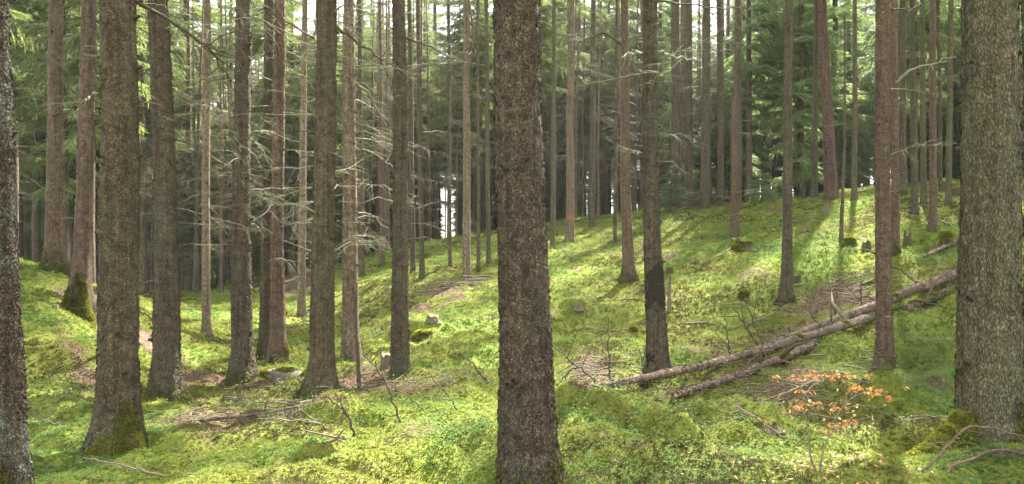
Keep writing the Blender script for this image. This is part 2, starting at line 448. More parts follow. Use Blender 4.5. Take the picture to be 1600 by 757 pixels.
MOSS_STOPS = [(0, (.060, .052, .022)), (.22, (.115, .115, .030)), (.5, (.165, .192, .034)), (.78, (.148, .205, .040)), (1, (.085, .155, .040))]
M_MOSS = leafy("moss_fronds", MOSS_STOPS, .38, .8, spread=0, spec=.1)
M_YMOSS = leafy("yellow_moss", [(0, (.07, .075, .018)), (.5, (.15, .16, .026)), (1, (.23, .235, .04))], .4, .8, spread=0, spec=.1)  # yellow lifted a little in place of sun missing on the mossy roots
M_DMOSS = leafy("dark_moss", [(0, (.035, .040, .012)), (.5, (.075, .085, .018)), (1, (.14, .145, .025))], .35, .8, spread=0, spec=.1)
M_BERRY = leafy("bilberry_leaf", [(0, (.055, .10, .024)), (.6, (.095, .17, .036)), (1, (.13, .22, .055))], .4, .75, spread=0, spec=.12)
M_GRASS = leafy("fine_grass", [(0, (.06, .10, .03)), (1, (.12, .19, .06))], .4, .6, spread=0)
M_LITTER = leafy("needle_litter", [(0, (.075, .048, .03)), (.6, (.17, .115, .075)), (1, (.30, .225, .16))], .05, .9, spread=0, spec=.1)
M_BEECHL = leafy("beech_leaf", [(0, (.32, .12, .035)), (.5, (.46, .19, .065)), (1, (.56, .37, .23))], .32, .6, spread=0, spec=.3)
M_NEEDLE = leafy("spruce_needles", [(0, (.08, .108, .046)), (.55, (.125, .165, .072)), (1, (.20, .24, .105))], .5, .6, spread=.28, spec=.25)
M_NEEDLE2 = leafy("blue_green_needles", [(0, (.076, .115, .054)), (.55, (.128, .185, .088)), (1, (.20, .255, .12))], .5, .6, spread=.2, spec=.25)

# ------------------------------------------------------------------ ground sheet
def litter_amount(px, py, x, y):
    L = np.zeros(np.shape(px))
    for cx, cy, a, b, s, k in [(190,510,120,20,.55,1.0),(340,652,120,15,-.06,.72),(600,606,120,11,.02,.6),(480,625,130,10,-.05,.6),(925,575,40,36,-.3,.9),
                               (1290,470,90,30,-.3,.55),(1230,520,90,20,-.3,.5),(310,590,80,14,.1,.7),(700,455,60,8,-.15,.7),(1080,610,90,16,-.3,.5),(1250,600,80,30,-.2,.6),
                               (470,440,60,26,0,1.0),(150,610,70,30,.2,.5),(400,600,60,10,0,.7),(1290,745,150,14,0,.35),(1440,440,60,16,-.3,.4)]:
        dx = px - cx; dy = py - cy - s * dx
        L = np.maximum(L, k * np.exp(-((dx / a) ** 2 + (dy / b) ** 2) ** 1.5))
    n = fbm(x / .9, y / .9, 33, 3)
    return np.clip(L * (.55 + .9 * n) + np.clip((n - .635) * 3.4, 0, .8), 0, 1)

def build_ground():
    # rows from behind the camera to the horizon, closely spaced where it is seen large
    yr = np.concatenate([np.linspace(-60, 2.5, 26), 3.0 + np.cumsum(0.010 * np.geomspace(1, 26, 430) * 1.25)])
    yr = np.concatenate([yr, np.linspace(yr[-1] + 2, 120, 18), np.geomspace(140, 900, 10)])
    nx = 520
    u = np.linspace(-1, 1, nx)
    half = np.where(yr < 3, 60, np.clip(yr * 0.86 + 1.0, 4, 800))
    half = np.where(yr < 3, np.interp(yr, [-60, 2.5], [75, 3.7]), half)
    Xg = half[:, None] * u[None, :]
    # the outer columns spread out sideways
    Xg = Xg + np.sign(u)[None, :] * np.maximum(np.abs(u)[None, :] - .93, 0) / .07 * 70
    Yg = np.repeat(yr[:, None], nx, 1)
    Z = hf(Xg, Yg)
    Z = Z - 0.0
    v = np.stack([Xg, Yg, Z], -1).reshape(-1, 3)
    ny = len(yr)
    i = np.arange(ny - 1)[:, None] * nx + np.arange(nx - 1)[None, :]
    f = np.stack([i, i + 1, i + nx + 1, i + nx], -1).reshape(-1, 4)
    m, t, o = mat("forest_floor")
    tcn = N(t, "ShaderNodeTexCoord")
    at_ = N(t, "ShaderNodeAttribute", attribute_name="litter")
    at2 = N(t, "ShaderNodeAttribute", attribute_name="hue")
    n1 = N(t, "ShaderNodeTexNoise"); n1.inputs["Scale"].default_value = 9; n1.inputs["Detail"].default_value = 8; n1.inputs["Roughness"].default_value = .7
    n2 = N(t, "ShaderNodeTexNoise"); n2.inputs["Scale"].default_value = 55; n2.inputs["Detail"].default_value = 4
    for q in (n1, n2): t.links.new(tcn.outputs["Object"], q.inputs["Vector"])
    h = mth(t, 'ADD', mth(t, 'MULTIPLY', n1.outputs["Fac"], .55), mth(t, 'MULTIPLY', at2.outputs["Fac"], .5))
    moss = ramp(t, h, [(.22, (.06, .052, .016)), (.40, (.115, .115, .028)), (.58, (.152, .18, .034)), (.8, (.09, .152, .038))])
    lit = ramp(t, n2.outputs["Fac"], [(.3, (.045, .03, .02)), (.55, (.125, .085, .057)), (.75, (.24, .175, .125))])
    fac = ramp(t, mth(t, 'ADD', at_.outputs["Fac"], mth(t, 'MULTIPLY', mth(t, 'ADD', n1.outputs["Fac"], -.5), .7)), [(.35, 0), (.6, 1)])
    c = mixc(t, fac, moss, lit)
    c = mixc(t, 1.0, c, ramp(t, n2.outputs["Fac"], [(.25, .6), (.7, 1.25)]), 'MULTIPLY')
    b = N(t, "ShaderNodeBsdfPrincipled"); b.inputs["Roughness"].default_value = .95; b.inputs["Specular IOR Level"].default_value = .05
    t.links.new(c, b.inputs["Base Color"])
    bp = N(t, "ShaderNodeBump"); bp.inputs["Strength"].default_value = .9; bp.inputs["Distance"].default_value = .03
    t.links.new(mth(t, 'ADD', n2.outputs["Fac"], n1.outputs["Fac"]), bp.inputs["Height"]); t.links.new(bp.outputs[0], b.inputs["Normal"])
    t.links.new(b.outputs[0], o.inputs[0])
    me = fast_mesh("forest_floor", v, f, m, smooth=True)
    px, py = pix(v)
    la = np.where(v[:, 1] > 3.2, litter_amount(px, py, v[:, 0], v[:, 1]), .3)
    a = me.attributes.new("litter", 'FLOAT', 'POINT'); a.data.foreach_set("value", la.astype(np.float32))
    a = me.attributes.new("hue", 'FLOAT', 'POINT'); a.data.foreach_set("value", fbm(v[:, 0] / 1.6, v[:, 1] / 1.6, 77, 3).astype(np.float32))
    g = link("ground", me); g["kind"] = "structure"
    return g
build_ground()

def scatter(n, ymin, ymax, power, px0=-160, px1=1760):
    """random floor points whose density falls off with distance ** -power."""
    e = 2.0 - power
    r = RNG.random(n)
    y = (ymin ** e + r * (ymax ** e - ymin ** e)) ** (1 / e)
    px = px0 + RNG.random(n) * (px1 - px0)
    x = (px - CX) * y / F
    z = hf(x, y)
    P = np.stack([x, y, z], -1)
    a, b = pix(P)
    return P, a, b

def blades(P, k, length, width, elev, tint, spreadt=.12, droop=0.0, base_r=0.0):
    """k narrow two-triangle leaves at each point -> verts, tris, tint"""
    n = len(P)
    L = np.repeat(length, k) * (.6 + .8 * RNG.random(n * k)); Wd = np.repeat(width, k) * (.7 + .6 * RNG.random(n * k))
    az = RNG.random(n * k) * 2 * PI; el = np.radians(elev[0] + (elev[1] - elev[0]) * RNG.random(n * k))
    d = np.stack([np.cos(az) * np.cos(el), np.sin(az) * np.cos(el), np.sin(el)], -1)
    s = np.stack([-np.sin(az), np.cos(az), np.zeros(n * k)], -1)
    s = s + .5 * (RNG.random((n * k, 3)) - .5); s /= np.linalg.norm(s, axis=1)[:, None]
    B = np.repeat(P, k, 0) + d * base_r * L[:, None]
    mid = B + d * (L * .5)[:, None]
    tip = B + d * L[:, None]; tip[:, 2] -= droop * L
    v = np.stack([B, mid - s * (Wd * .5)[:, None], tip, mid + s * (Wd * .5)[:, None]], 1).reshape(-1, 3)
    f = np.arange(n * k * 4).reshape(-1, 4)
    tt = np.clip(np.repeat(tint, k) + (RNG.random(n * k) - .5) * 2 * spreadt, 0, 1)
    return v, f, tt

def ground_cover():
    P, px, py = scatter(300000, 4.2, 42, 1.6)
    la = litter_amount(px, py, P[:, 0], P[:, 1])
    keep = RNG.random(len(P)) > la * 1.15
    P, px, py = P[keep], px[keep], py[keep]
    hue = fbm(P[:, 0] / 1.1, P[:, 1] / 1.1, 52, 3)
    fine = vnoise(P[:, 0] / .16, P[:, 1] / .16, 64)
    tint = np.clip((hue - .5) * 2.7 + .5 + (fine - .5) * .28, 0, 1)
    sc = (P[:, 1] / 6) ** .62
    v, f, tt = blades(P, 4, .030 * sc, .010 * sc, (0, 55), tint, .07)
    o = link("moss", fast_mesh("moss", v, f, M_MOSS, tt))
    tag(o, "yellow green feather moss carpeting the forest floor", "moss", kind="stuff")
    # bilberry shoots: leafy patches
    P, px, py = scatter(30000, 4.3, 40, 1.45)
    n = fbm(P[:, 0] / 1.3 + 40, P[:, 1] / 1.3, 91, 3)
    boost = np.zeros(len(P))
    for cx, cy, a, b, s in [(1010,655,170,34,0),(850,440,140,70,-.4),(1440,500,70,36,0),(680,660,140,60,.1),(60,640,80,60,0),(470,650,110,24,0),(900,730,160,36,0),(600,430,60,40,-.5),
                            (700,400,90,40,-.3),(1000,370,120,40,-.3),(1150,690,120,50,0),(720,690,120,50,0),(450,545,70,40,0),(1190,390,80,40,-.2),(560,480,40,30,0),(1010,610,60,20,0)]:
        dx = px - cx; boost = np.maximum(boost, np.exp(-((dx / a) ** 2 + ((py - cy - s * dx) / b) ** 2)))
    keep = (n + .28 * boost + .22 * (RNG.random(len(P)) - .5)) > .69
    P = P[keep]
    sc = (P[:, 1] / 6) ** .45
    tint = np.clip(.45 + .5 * (RNG.random(len(P)) - .5), 0, 1)
    H = (.05 + .07 * RNG.random(len(P))) * sc
    vs, fs, ts = [], [], []; c = 0
    for j in range(9):          # leaves up the shoot
        Q = P.copy(); fr = (j + 1) / 9
        Q[:, 2] += H * fr
        Q[:, :2] += (RNG.random((len(P), 2)) - .5) * (.09 * sc)[:, None]
        v, f, tt = blades(Q, 1, .024 * sc, .014 * sc, (-15, 45), np.clip(tint + .25 * (fr - .5), 0, 1), .2, .1, .15)
        vs.append(v); fs.append(f + c); ts.append(tt); c += len(v)
    o = link("bilberry_leaves", fast_mesh("bilberry_leaves", np.vstack(vs), np.vstack(fs), M_BERRY, np.concatenate(ts)))
    tag(o, "bright green bilberry shoots growing in patches through the moss", "ground cover", kind="stuff")
    # litter
    P, px, py = scatter(60000, 4.3, 32, 1.5)
    la = litter_amount(px, py, P[:, 0], P[:, 1])
    keep = RNG.random(len(P)) < np.maximum(la * 1.1, .10)
    P = P[keep]; P[:, 2] += .012
    sc = (P[:, 1] / 6) ** .5
    v, f, tt = blades(P, 2, .10 * sc * (.3 + RNG.random(len(P)) ** 2 * 1.4), .0065 * sc, (-4, 16), RNG.random(len(P)), .2)
    o = link("needle_litter", fast_mesh("needle_litter", v, f, M_LITTER, tt))
    tag(o, "brown needle and twig litter lying in bare patches of moss", "litter", kind="stuff")
    # fine soft grass on the right
    P, px, py = scatter(26000, 6.5, 14, 1.2, 1330, 1540)
    w = np.exp(-(((px - 1440) / 62) ** 2 + ((py - 575 - .15 * (px - 1440)) / 58) ** 2) ** 1.5)
    P = P[RNG.random(len(P)) < w * .9]
    n_ = len(P)
    v, f, tt = blades(P, 3, np.full(n_, .09), np.full(n_, .004), (30, 85), RNG.random(n_), .2, .25)
    o = link("grass", fast_mesh("grass", v, f, M_GRASS, tt))
    tag(o, "soft fine forest grass behind the thick mossy trunk", "grass", kind="stuff")
    # fallen beech leaves in the sunny foreground
    P, px, py = scatter(9000, 4.4, 6.2, 1.2, 1040, 1500)
    w = np.exp(-(((px - 1280) / 120) ** 2 + ((py - 735) / 24) ** 2)) * .075 + .003
    P = P[RNG.random(len(P)) < w]; P[:, 2] += .03
    n_ = len(P)
    v, f, tt = blades(P, 1, np.full(n_, .034), np.full(n_, .020), (-10, 40), .45 + .45 * RNG.random(n_), .1)
    o = link("fallen_leaves", fast_mesh("fallen_leaves", v, f, M_BEECHL, tt))
    tag(o, "fallen orange and pale beech leaves under the beech sapling", "leaves", kind="stuff")
ground_cover()

# ------------------------------------------------------------------ spruce parts
def rotz(a):
    c, s = np.cos(a), np.sin(a)
    return np.array([[c, -s, 0], [s, c, 0], [0, 0, 1.0]])

def bough_template(seed, ntw=24, sub=3, hang=.5):
    """a spruce bough of unit length along +x, made of many needle-covered twigs -> quads (n,4,3), tint (n)"""
    r = np.random.default_rng(seed)
    Q = []; T = []
    def strip(pts, w, roll, tint):
        for i in range(len(pts) - 1):
            d = pts[i + 1] - pts[i]; d = d / (np.linalg.norm(d) + 1e-9)
            s = np.cross(d, np.array([math.cos(roll), .3, math.sin(roll)])); s /= np.linalg.norm(s) + 1e-9
            w0 = w * (1 if i < len(pts) - 2 else .8); w1 = w * (.8 if i < len(pts) - 2 else .25)
            Q.append([pts[i] - s * w0, pts[i] + s * w0, pts[i + 1] + s * w1, pts[i + 1] - s * w1]); T.append(tint)
    def axis(t):
        return np.array([t, .05 * math.sin(3 * t + seed), .10 * t - .30 * t * t + .17 * t ** 4])
    strip([axis(k / 6) for k in range(7)], .007, 1.2, .15)
    for sd in (-1, 1):
        for k in range(ntw):
            t = .12 + .88 * (k + r.random()) / ntw
            l = (.40 * math.sin(PI * min(1, (.12 + .9 * t)) ** .9) ** .8 + .05) * (.65 + .5 * r.random())
            a = math.radians(48 + 22 * (r.random() - .5))
            d = np.array([math.cos(a), sd * math.sin(a), 0.05 - .25 * r.random()])
            p0 = axis(t); hg = hang * (.4 + r.random())
            p1 = p0 + d * l * .5 + np.array([0, 0, -.12 * hg * l]); p2 = p0 + d * l * .92 + np.array([0, 0, -.50 * hg * l])
            p3 = p2 + np.array([d[0] * .3, d[1] * .3, -.75 * hg]) * l * .35
            roll = r.random() * PI
            tb = .35 + .4 * r.random()
            strip([p0, p1, p2, p3], .012, roll, tb)
            for j in range(sub):
                q = (j + .6 + .4 * r.random()) / (sub + .3)
                b = p1 + (p2 - p1) * q if q > .4 else p0 + (p1 - p0) * (q / .4)
                ss = -1 if j % 2 else 1
                e = b + np.array([d[0] * .6 - ss * d[1] * .7, d[1] * .6 + ss * d[0] * .7, -.55 * hg * r.random() - .1]) * l * (.30 + .25 * r.random())
                strip([b, e], .012, r.random() * PI, min(1, tb + .3 * r.random()))
    return np.array(Q), np.array(T)

FINE = [bough_template(s, 24, 3, .5 + .35 * (s % 3)) for s in range(5)]
MED = [bough_template(s + 20, 14, 2, .7) for s in range(4)]
for _k in range(4):            # broader needle clusters on the simpler bough
    pass
COARSE = [bough_template(s + 40, 8, 1, .6) for s in range(3)]
COARSE = [(q.mean(1, keepdims=True) + (q - q.mean(1, keepdims=True)) * np.array([1.15, 1.15, 1.15]), t) for q, t in COARSE]

def bough_list(seed, zb, zt, R, step=.42, per=5, base_thin=.5):
    """where the boughs of one crown sit: rows z, azimuth, length, pitch"""
    r = np.random.default_rng(seed); rows = []
    z = zb
    while z < zt - .3:
        q = (z - zb) / (zt - zb)
        L = R * (1 - q) ** .75 * (.55 + .45 * min(1, q * 6 + .3))
        k = per if q > .12 else max(2, int(per * base_thin))
        a0 = r.random() * 6.28
        for j in range(k):
            rows.append((z + (r.random() - .5) * step, a0 + j * 6.28 / k + (r.random() - .5) * .8, max(.25, L * (.65 + .5 * r.random())), math.radians(-14 + 36 * q + 10 * (r.random() - .5))))
        z += step * (.8 + .4 * r.random())
    return np.array(rows)

def crown_mesh(name, rows, material, fine_below, seed=0, med=MED, fine=FINE, mid_above=None):
    r = np.random.default_rng(seed + 5)
    V = []; T = []
    for z, az, L, pt in rows:
        lib = fine if z < fine_below else COARSE
        q, t = lib[r.integers(len(lib))]
        q = q * L
        c, s = math.cos(pt), math.sin(pt)
        q = q @ np.array([[c, 0, s], [0, 1, 0], [-s, 0, c]])
        q = q @ rotz(az).T + np.array([0, 0, z])
        V.append(q.reshape(-1, 3)); T.append(np.clip(t + (r.random() - .5) * .35, 0, 1))
    V = np.vstack(V); T = np.concatenate(T)
    return fast_mesh(name, V, np.arange(len(V)).reshape(-1, 4), material, T)

def dead_branch_mesh(seed, lib_mat, n_side=9, droop=.25, thick=.0072, fine=1):
    """a bare branch of unit length along +x with side twigs"""
    r = np.random.default_rng(seed); b = MB()
    wob = r.normal(0, .035, (9, 3)); wob[0] = 0; wob = np.cumsum(wob, 0) * .6
    t = np.linspace(0, 1, 9)
    ax = np.stack([t, wob[:, 1], .10 * t - droop * t ** 2 + .12 * t ** 4 + wob[:, 2]], -1)
    b.tube(ax, thick * (1 - .82 * t), 5)
    for k in range(n_side):
        u = .15 + .8 * r.random(); i = int(u * 8); p = ax[i] + (ax[min(8, i + 1)] - ax[i]) * (u * 8 - i)
        sd = 1 if k % 2 else -1
        a = math.radians(40 + 35 * r.random()); l = (.12 + .28 * r.random()) * (1.15 - .6 * u)
        d = np.array([math.cos(a), sd * math.sin(a), -.25 + .6 * (r.random() - .6)])
        tt = np.linspace(0, 1, 4)[:, None]
        tw = p + d * l * tt + np.array([0, 0, -.22 * l]) * tt ** 2 + r.normal(0, .012, (4, 3)) * tt
        b.tube(tw, thick * .5 * (1 - .7 * tt[:, 0]) * (1 - .4 * u), 3, cap=False)
        for q in range(fine * 2):
            w = .3 + .6 * r.random(); p2 = tw[0] + (tw[-1] - tw[0]) * w
            e = p2 + np.array([r.random() * .6, sd * (r.random() - .3), -.2 - .6 * r.random()]) * l * .4
            b.tube([p2, (p2 + e) / 2 + r.normal(0, .008, 3), e], [thick * .25, thick * .2, thick * .1], 3, cap=False)
    return mesh_data("dead_branch", np.vstack(b.v), b.f, lib_mat)

DEAD = [dead_branch_mesh(100 + s, M_LICHTWIG if s % 3 == 1 else M_TWIG, 7 + s % 5, .10 + .3 * (s % 4) / 3) for s in range(10)]
STUB = []
for s in range(4):
    _r = np.random.default_rng(s); _b = MB()
    _b.tube([(0, 0, 0), (.5, .05 * _r.normal(), .04), (1, .12 * _r.normal(), .02 - .2 * _r.random())], [.055, .04, .012], 5)
    STUB.append(mesh_data("broken_branch", np.vstack(_b.v), _b.f, M_TWIG if s % 2 else M_TWIGD))

# a mesh of many bare twigs for the trees far away
def twig_cloud(seed, zb, zt, n, L):
    r = np.random.default_rng(seed); b = MB()
    for k in range(n):
        z = zb + (zt - zb) * r.random(); a = r.random() * 6.28; l = L * (.4 + .8 * r.random())
        R_ = rotz(a); t = np.linspace(0, 1, 5)
        dr = .1 + .5 * r.random()
        ax = np.stack([t * l, r.normal(0, .03, 5) * l * t, (.12 * t - dr * t * t) * l], -1)
        b.tube(ax @ R_.T + [0, 0, z], .010 * (1 - .8 * t), 3, cap=False)
        for q in range(5):
            u = .25 + .7 * r.random(); p = np.array([np.interp(u, t, ax[:, i]) for i in range(3)])
            sd = r.choice((-1, 1)); e = p + np.array([.6, sd * .8, -.5 * r.random()]) * l * .28 * (.5 + r.random())
            b.tube(np.array([p, (p + e) / 2, e]) @ R_.T + [0, 0, z], [.005, .004, .002], 3, cap=False)
    return mesh_data("dead_branches", np.vstack(b.v), b.f, M_TWIG)

# ------------------------------------------------------------------ trunks
def trunk_arrays(zc, xc, rc, H, vis, seg, dz, flare, seed, rough, whorl=.42, lean_y=0.0, roots=5, stubs=True, lobes=None):
    r = np.random.default_rng(seed)
    zt = np.concatenate([np.arange(-.30, vis, dz), np.linspace(vis, H, 16)[0:]]) if H > vis + .5 else np.arange(-.30, H + dz, dz)
    order = np.argsort(zc); zc, xc, rc = np.array(zc)[order], np.array(xc)[order], np.array(rc)[order]
    slope = (xc[-1] - xc[-2]) / max(.3, zc[-1] - zc[-2]) if len(zc) > 1 else 0
    cx = np.where(zt > zc[-1], xc[-1] + slope * .6 * (zt - zc[-1]), np.interp(zt, zc, xc))
    rad = np.interp(zt, zc, rc)
    rad = np.where(zt > zc[-1], rc[-1] * np.clip(1 - .92 * (zt - zc[-1]) / max(.1, H - zc[-1]), .06, 1) if H > vis + .5 else rad, rad)
    if H > vis + .5: rad = np.where(zt > zc[-1], rc[-1] * np.clip(1 - .92 * (zt - zc[-1]) / (H - zc[-1]), .06, 1), rad)
    cy = lean_y * np.maximum(zt, 0) + .012 * np.sin(zt * .9 + seed)
    cx = cx + .006 * np.sin(zt * 1.3 + seed * 2)
    ang = np.arange(seg) / seg * 2 * PI
    lob = np.zeros(seg)
    ph = r.random(roots) * .6 + np.arange(roots) * 2 * PI / roots
    if lobes: ph = np.array([a for a, _ in lobes])
    for k, p in enumerate(ph):
        d = np.angle(np.exp(1j * (ang - p)))
        lob = lob + np.exp(-(d / .38) ** 2) * (lobes[k][1] if lobes else (.6 + .8 * r.random()))
    A, Z = np.meshgrid(ang, zt)
    R = rad[:, None] * np.ones_like(A)
    hz = np.maximum(Z, -.05)
    R = R * (1 + flare * (.25 * np.exp(-hz / .16) + lob[None, :] * np.exp(-hz / .17)))
    if rough:
        k = seg / 5.0 if seg > 40 else max(3, seg / 2.5)
        per = max(3, int(round(k)))
        arc = rad.mean() * 2 * PI / per
        nse = vnoise(A / (2 * PI) * per, Z / (arc * 1.5), seed, per) - .5
        nse = nse + .6 * (vnoise(A / (2 * PI) * per * 2, Z / (arc * .7), seed + 3, per * 2) - .5)
        big = vnoise(A / (2 * PI) * 5, Z / .5, seed + 8, 5) - .5
        R = R + rough * nse + rad[:, None] * .07 * big
    # swollen whorl rings
    wz = np.arange(.5 + r.random() * .4, min(H, vis + .3), whorl)
    wz = wz + r.normal(0, .05, len(wz))
    for z0 in wz:
        R = R * (1 + .025 * np.exp(-((Z - z0) / .04) ** 2))
    V = np.stack([cx[:, None] + R * np.cos(A), cy[:, None] + R * np.sin(A), Z], -1)
    n = len(zt)
    i = np.arange(n - 1)[:, None] * seg; j = np.arange(seg)[None, :]; j2 = (j + 1) % seg
    Fq = np.stack([i + j, i + j2, i + seg + j2, i + seg + j], -1).reshape(-1, 4)
    v = V.reshape(-1, 3); mi = np.zeros(len(Fq), int)
    # dark knots where branches broke off, a few per whorl
    if stubs:
        kv, kf = [], []; c = len(v)
        for z0 in wz:
            for q in range(r.integers(2, 5)):
                a = r.random() * 2 * PI; zz = z0 + r.normal(0, .035)
                rr = float(np.interp(zz, zt, rad)); x0 = float(np.interp(zz, zt, cx)); y0 = float(np.interp(zz, zt, cy))
                d = np.array([math.cos(a), math.sin(a), .15]); s = np.array([-math.sin(a), math.cos(a), 0]); u = np.cross(d, s)
                kr = max(.009, rr * .13) * (.7 + .6 * r.random()); kl = kr * (1.0 + 2.2 * r.random() ** 2)
                b0 = np.array([x0, y0, zz]) + d * rr * .93
                t0 = b0 + d * (rr * .07 + kl)
                ring = [(math.cos(g), math.sin(g)) for g in np.arange(5) / 5 * 2 * PI]
                kv += [b0 + kr * 1.3 * (p * s + q2 * u * 1.2) for p, q2 in ring] + [t0 + kr * .6 * (p * s + q2 * u) for p, q2 in ring]
                for g in range(5):
                    g2 = (g + 1) % 5; kf.append((c + g, c + g2, c + 5 + g2, c + 5 + g))
                kf.append((c + 5, c + 6, c + 7, c + 8)); kf.append((c + 8, c + 9, c + 5, c + 5 + 0)) if False else None
                c += 10
        if kf:
            kf = [k for k in kf if k]
            v = np.vstack([v, np.array(kv)]); Fq = np.vstack([Fq, np.array(kf)]); mi = np.concatenate([mi, np.ones(len(kf), int)])
    return v, Fq, mi, (zt, cx, cy, rad)

def bark_flakes(v, f, prof, n, zmax, seed, w=(.009, .019), h=(.010, .026), lift=.004, zmin=-.1):
    """small loose bark scales standing a few millimetres off the stem -> verts, quads"""
    r = np.random.default_rng(seed)
    c = v[f].mean(1); ok = (c[:, 2] < zmax) & (c[:, 2] > zmin)
    e1 = v[f[:, 1]] - v[f[:, 0]]; e2 = v[f[:, 3]] - v[f[:, 0]]
    nr = np.cross(e1, e2); ar = np.linalg.norm(nr, axis=1) + 1e-12; nr = nr / ar[:, None]
    dens = ar * ok * np.clip(fbm(c[:, 0] * 6 + c[:, 1] * 5, c[:, 2] * 2.5, seed, 3) * 2.4 - .5, .12, 1)
    q = r.choice(len(c), n, p=dens / dens.sum())
    P = c[q] + e1[q] * (r.random((n, 1)) - .5) + e2[q] * (r.random((n, 1)) - .5)
    nn = nr[q]; up = np.tile([0, 0, 1.0], (n, 1)); t = np.cross(up, nn); t /= np.linalg.norm(t, axis=1)[:, None] + 1e-9
    u = np.cross(nn, t)
    a = r.normal(0, .35, (n, 1)); t, u = t * np.cos(a) + u * np.sin(a), u * np.cos(a) - t * np.sin(a)
    W_ = (w[0] + (w[1] - w[0]) * r.random((n, 1))) * .5; H_ = (h[0] + (h[1] - h[0]) * r.random((n, 1))) * .5
    l0 = lift * (.1 + r.random((n, 1))); l1 = lift * (.3 + 1.6 * r.random((n, 1)) ** 2); sk = r.normal(0, lift * .5, (n, 1))
    j = lambda: .7 + .6 * r.random((n, 1))
    V = np.stack([P - t * W_ * j() - u * H_ * j() + nn * (l1 + sk), P + t * W_ * j() - u * H_ * j() + nn * (l1 - sk),
                  P + t * W_ * j() + u * H_ * j() + nn * (l0 - sk), P - t * W_ * j() + u * H_ * j() + nn * (l0 + sk)], 1).reshape(-1, 3)
    return V, np.arange(4 * n).reshape(-1, 4)

def add_branch(parent, prof, z, az, length, pitch=0.0, mesh=None, name="dead_branch", thick=1.0):
    zt, cx, cy, rad = prof
    r_ = float(np.interp(z, zt, rad))
    o = link(name, mesh, parent)
    o.location = (float(np.interp(z, zt, cx)) + math.cos(az) * r_ * .9, float(np.interp(z, zt, cy)) + math.sin(az) * r_ * .9, z)
    o.rotation_euler = (random.uniform(-.5, .5), -pitch, az)
    o.scale = (length, length * thick, length * thick)
    return o

TV = {}
TREES = []      # (root, base point, prof)
def tree(base, pts, material, label, dead=(0, 1.5, 5, 1.2), stubs=0, H=21, flare=.58, rough=None, crown=True, zb=None, R=2.2, name="spruce_tree",
         roots=5, lobes=None, seed=None, group=None, near=None, cat="tree", whorl=.42):
    seed = seed if seed is not None else int(base[0] * 7 + base[1])
    p = at(*base); Y = p[1]; s = Y / F
    root = thing(name, label, cat, p, group)
    zc = [EYE - (py - CY) * s - p[2] for py, _, _ in pts]
    xc = [(px - CX) * s - p[0] for _, px, _ in pts]
    rc = [w * .475 * s / math.sqrt(1 + ((px - CX) / F) ** 2) for _, px, w in pts]
    vis = min(H - .2, EYE + CY * s - p[2] + .5)
    if near is None: near = Y < 7
    wpx = max(w for _, _, w in pts) * .64
    seg = int(np.clip(wpx * 1.7, 10, 110)); dz = .014 if near else (.03 if Y < 12 else .09)
    rough = rough if rough is not None else (.010 if near else (.006 if Y < 12 else .004))
    v, f, mi, prof = trunk_arrays(zc, xc, rc, H, vis, seg, dz, flare, seed, rough, roots=roots, lobes=lobes, whorl=whorl)
    v0, f0 = v, f[mi == 0]; sm = np.ones(len(f), bool)
    if Y < 11:
        n_f = int(np.clip(15000 * (5.2 / Y) ** 1.0, 3000, 14000)); g = (Y / 5.2) ** .6
        if material is M_OLIVE: fv, ff = bark_flakes(v0, f0, prof, 9000, vis, seed, (.012, .028), (.025, .065), .004)
        elif material in (M_RED, M_PALE): fv, ff = bark_flakes(v0, f0, prof, n_f // 2, vis, seed, (.008 * g, .016 * g), (.008 * g, .018 * g), .0025)
        else: fv, ff = bark_flakes(v0, f0, prof, n_f, vis, seed, (.009 * g, .020 * g), (.009 * g, .024 * g), .0045)
        f = np.vstack([f, ff + len(v)]); v = np.vstack([v, fv]); mi = np.concatenate([mi, np.zeros(len(ff), int)]); sm = np.concatenate([sm, np.zeros(len(ff), bool)])
    me_ = fast_mesh("trunk", v, f, [material, M_KNOT], smooth=True, mi=mi); me_.polygons.foreach_set("use_smooth", sm)
    link("trunk", me_, root)
    v, f, mi = v0, f0, np.zeros(len(f0), int)
    rr = random.Random(seed)
    n, z0, z1, L = dead
    if 60 < base[0] < 760 and n > 6: n = int(n * 1.35)
    for k in range(n):
        z = rr.uniform(z0, z1)
        add_branch(root, prof, z, rr.uniform(0, 2 * PI), L * rr.uniform(.45, 1.25), rr.uniform(-.25, .35), DEAD[rr.randrange(len(DEAD))], thick=.9)
    for k in range(stubs):
        z = rr.uniform(.6, vis)
        add_branch(root, prof, z, rr.uniform(0, 2 * PI), rr.uniform(.08, .28), rr.uniform(-.3, .5), STUB[rr.randrange(4)], name="broken_branch")
    if crown:
        zb = zb if zb is not None else max(vis + .6, 9.0)
        rows = bough_list(seed, zb, H, R * .85, .55, 5) if True else None
        cxr = np.interp(rows[:, 0], prof[0], prof[1])
        rows = rows[~bough_cut(rows, p[0] + cxr, p[1], p[2], 0.0, 1.0)]
        if len(rows) > 4:
            o = link("crown", crown_mesh("crown", rows, M_NEEDLE, vis + .5, seed), root)
            o.location = (float(np.interp(zb, prof[0], prof[1])), 0, 0)
    TREES.append((root, p, prof)); TV[root.name] = (v, f[mi == 0])
    return root, p, prof

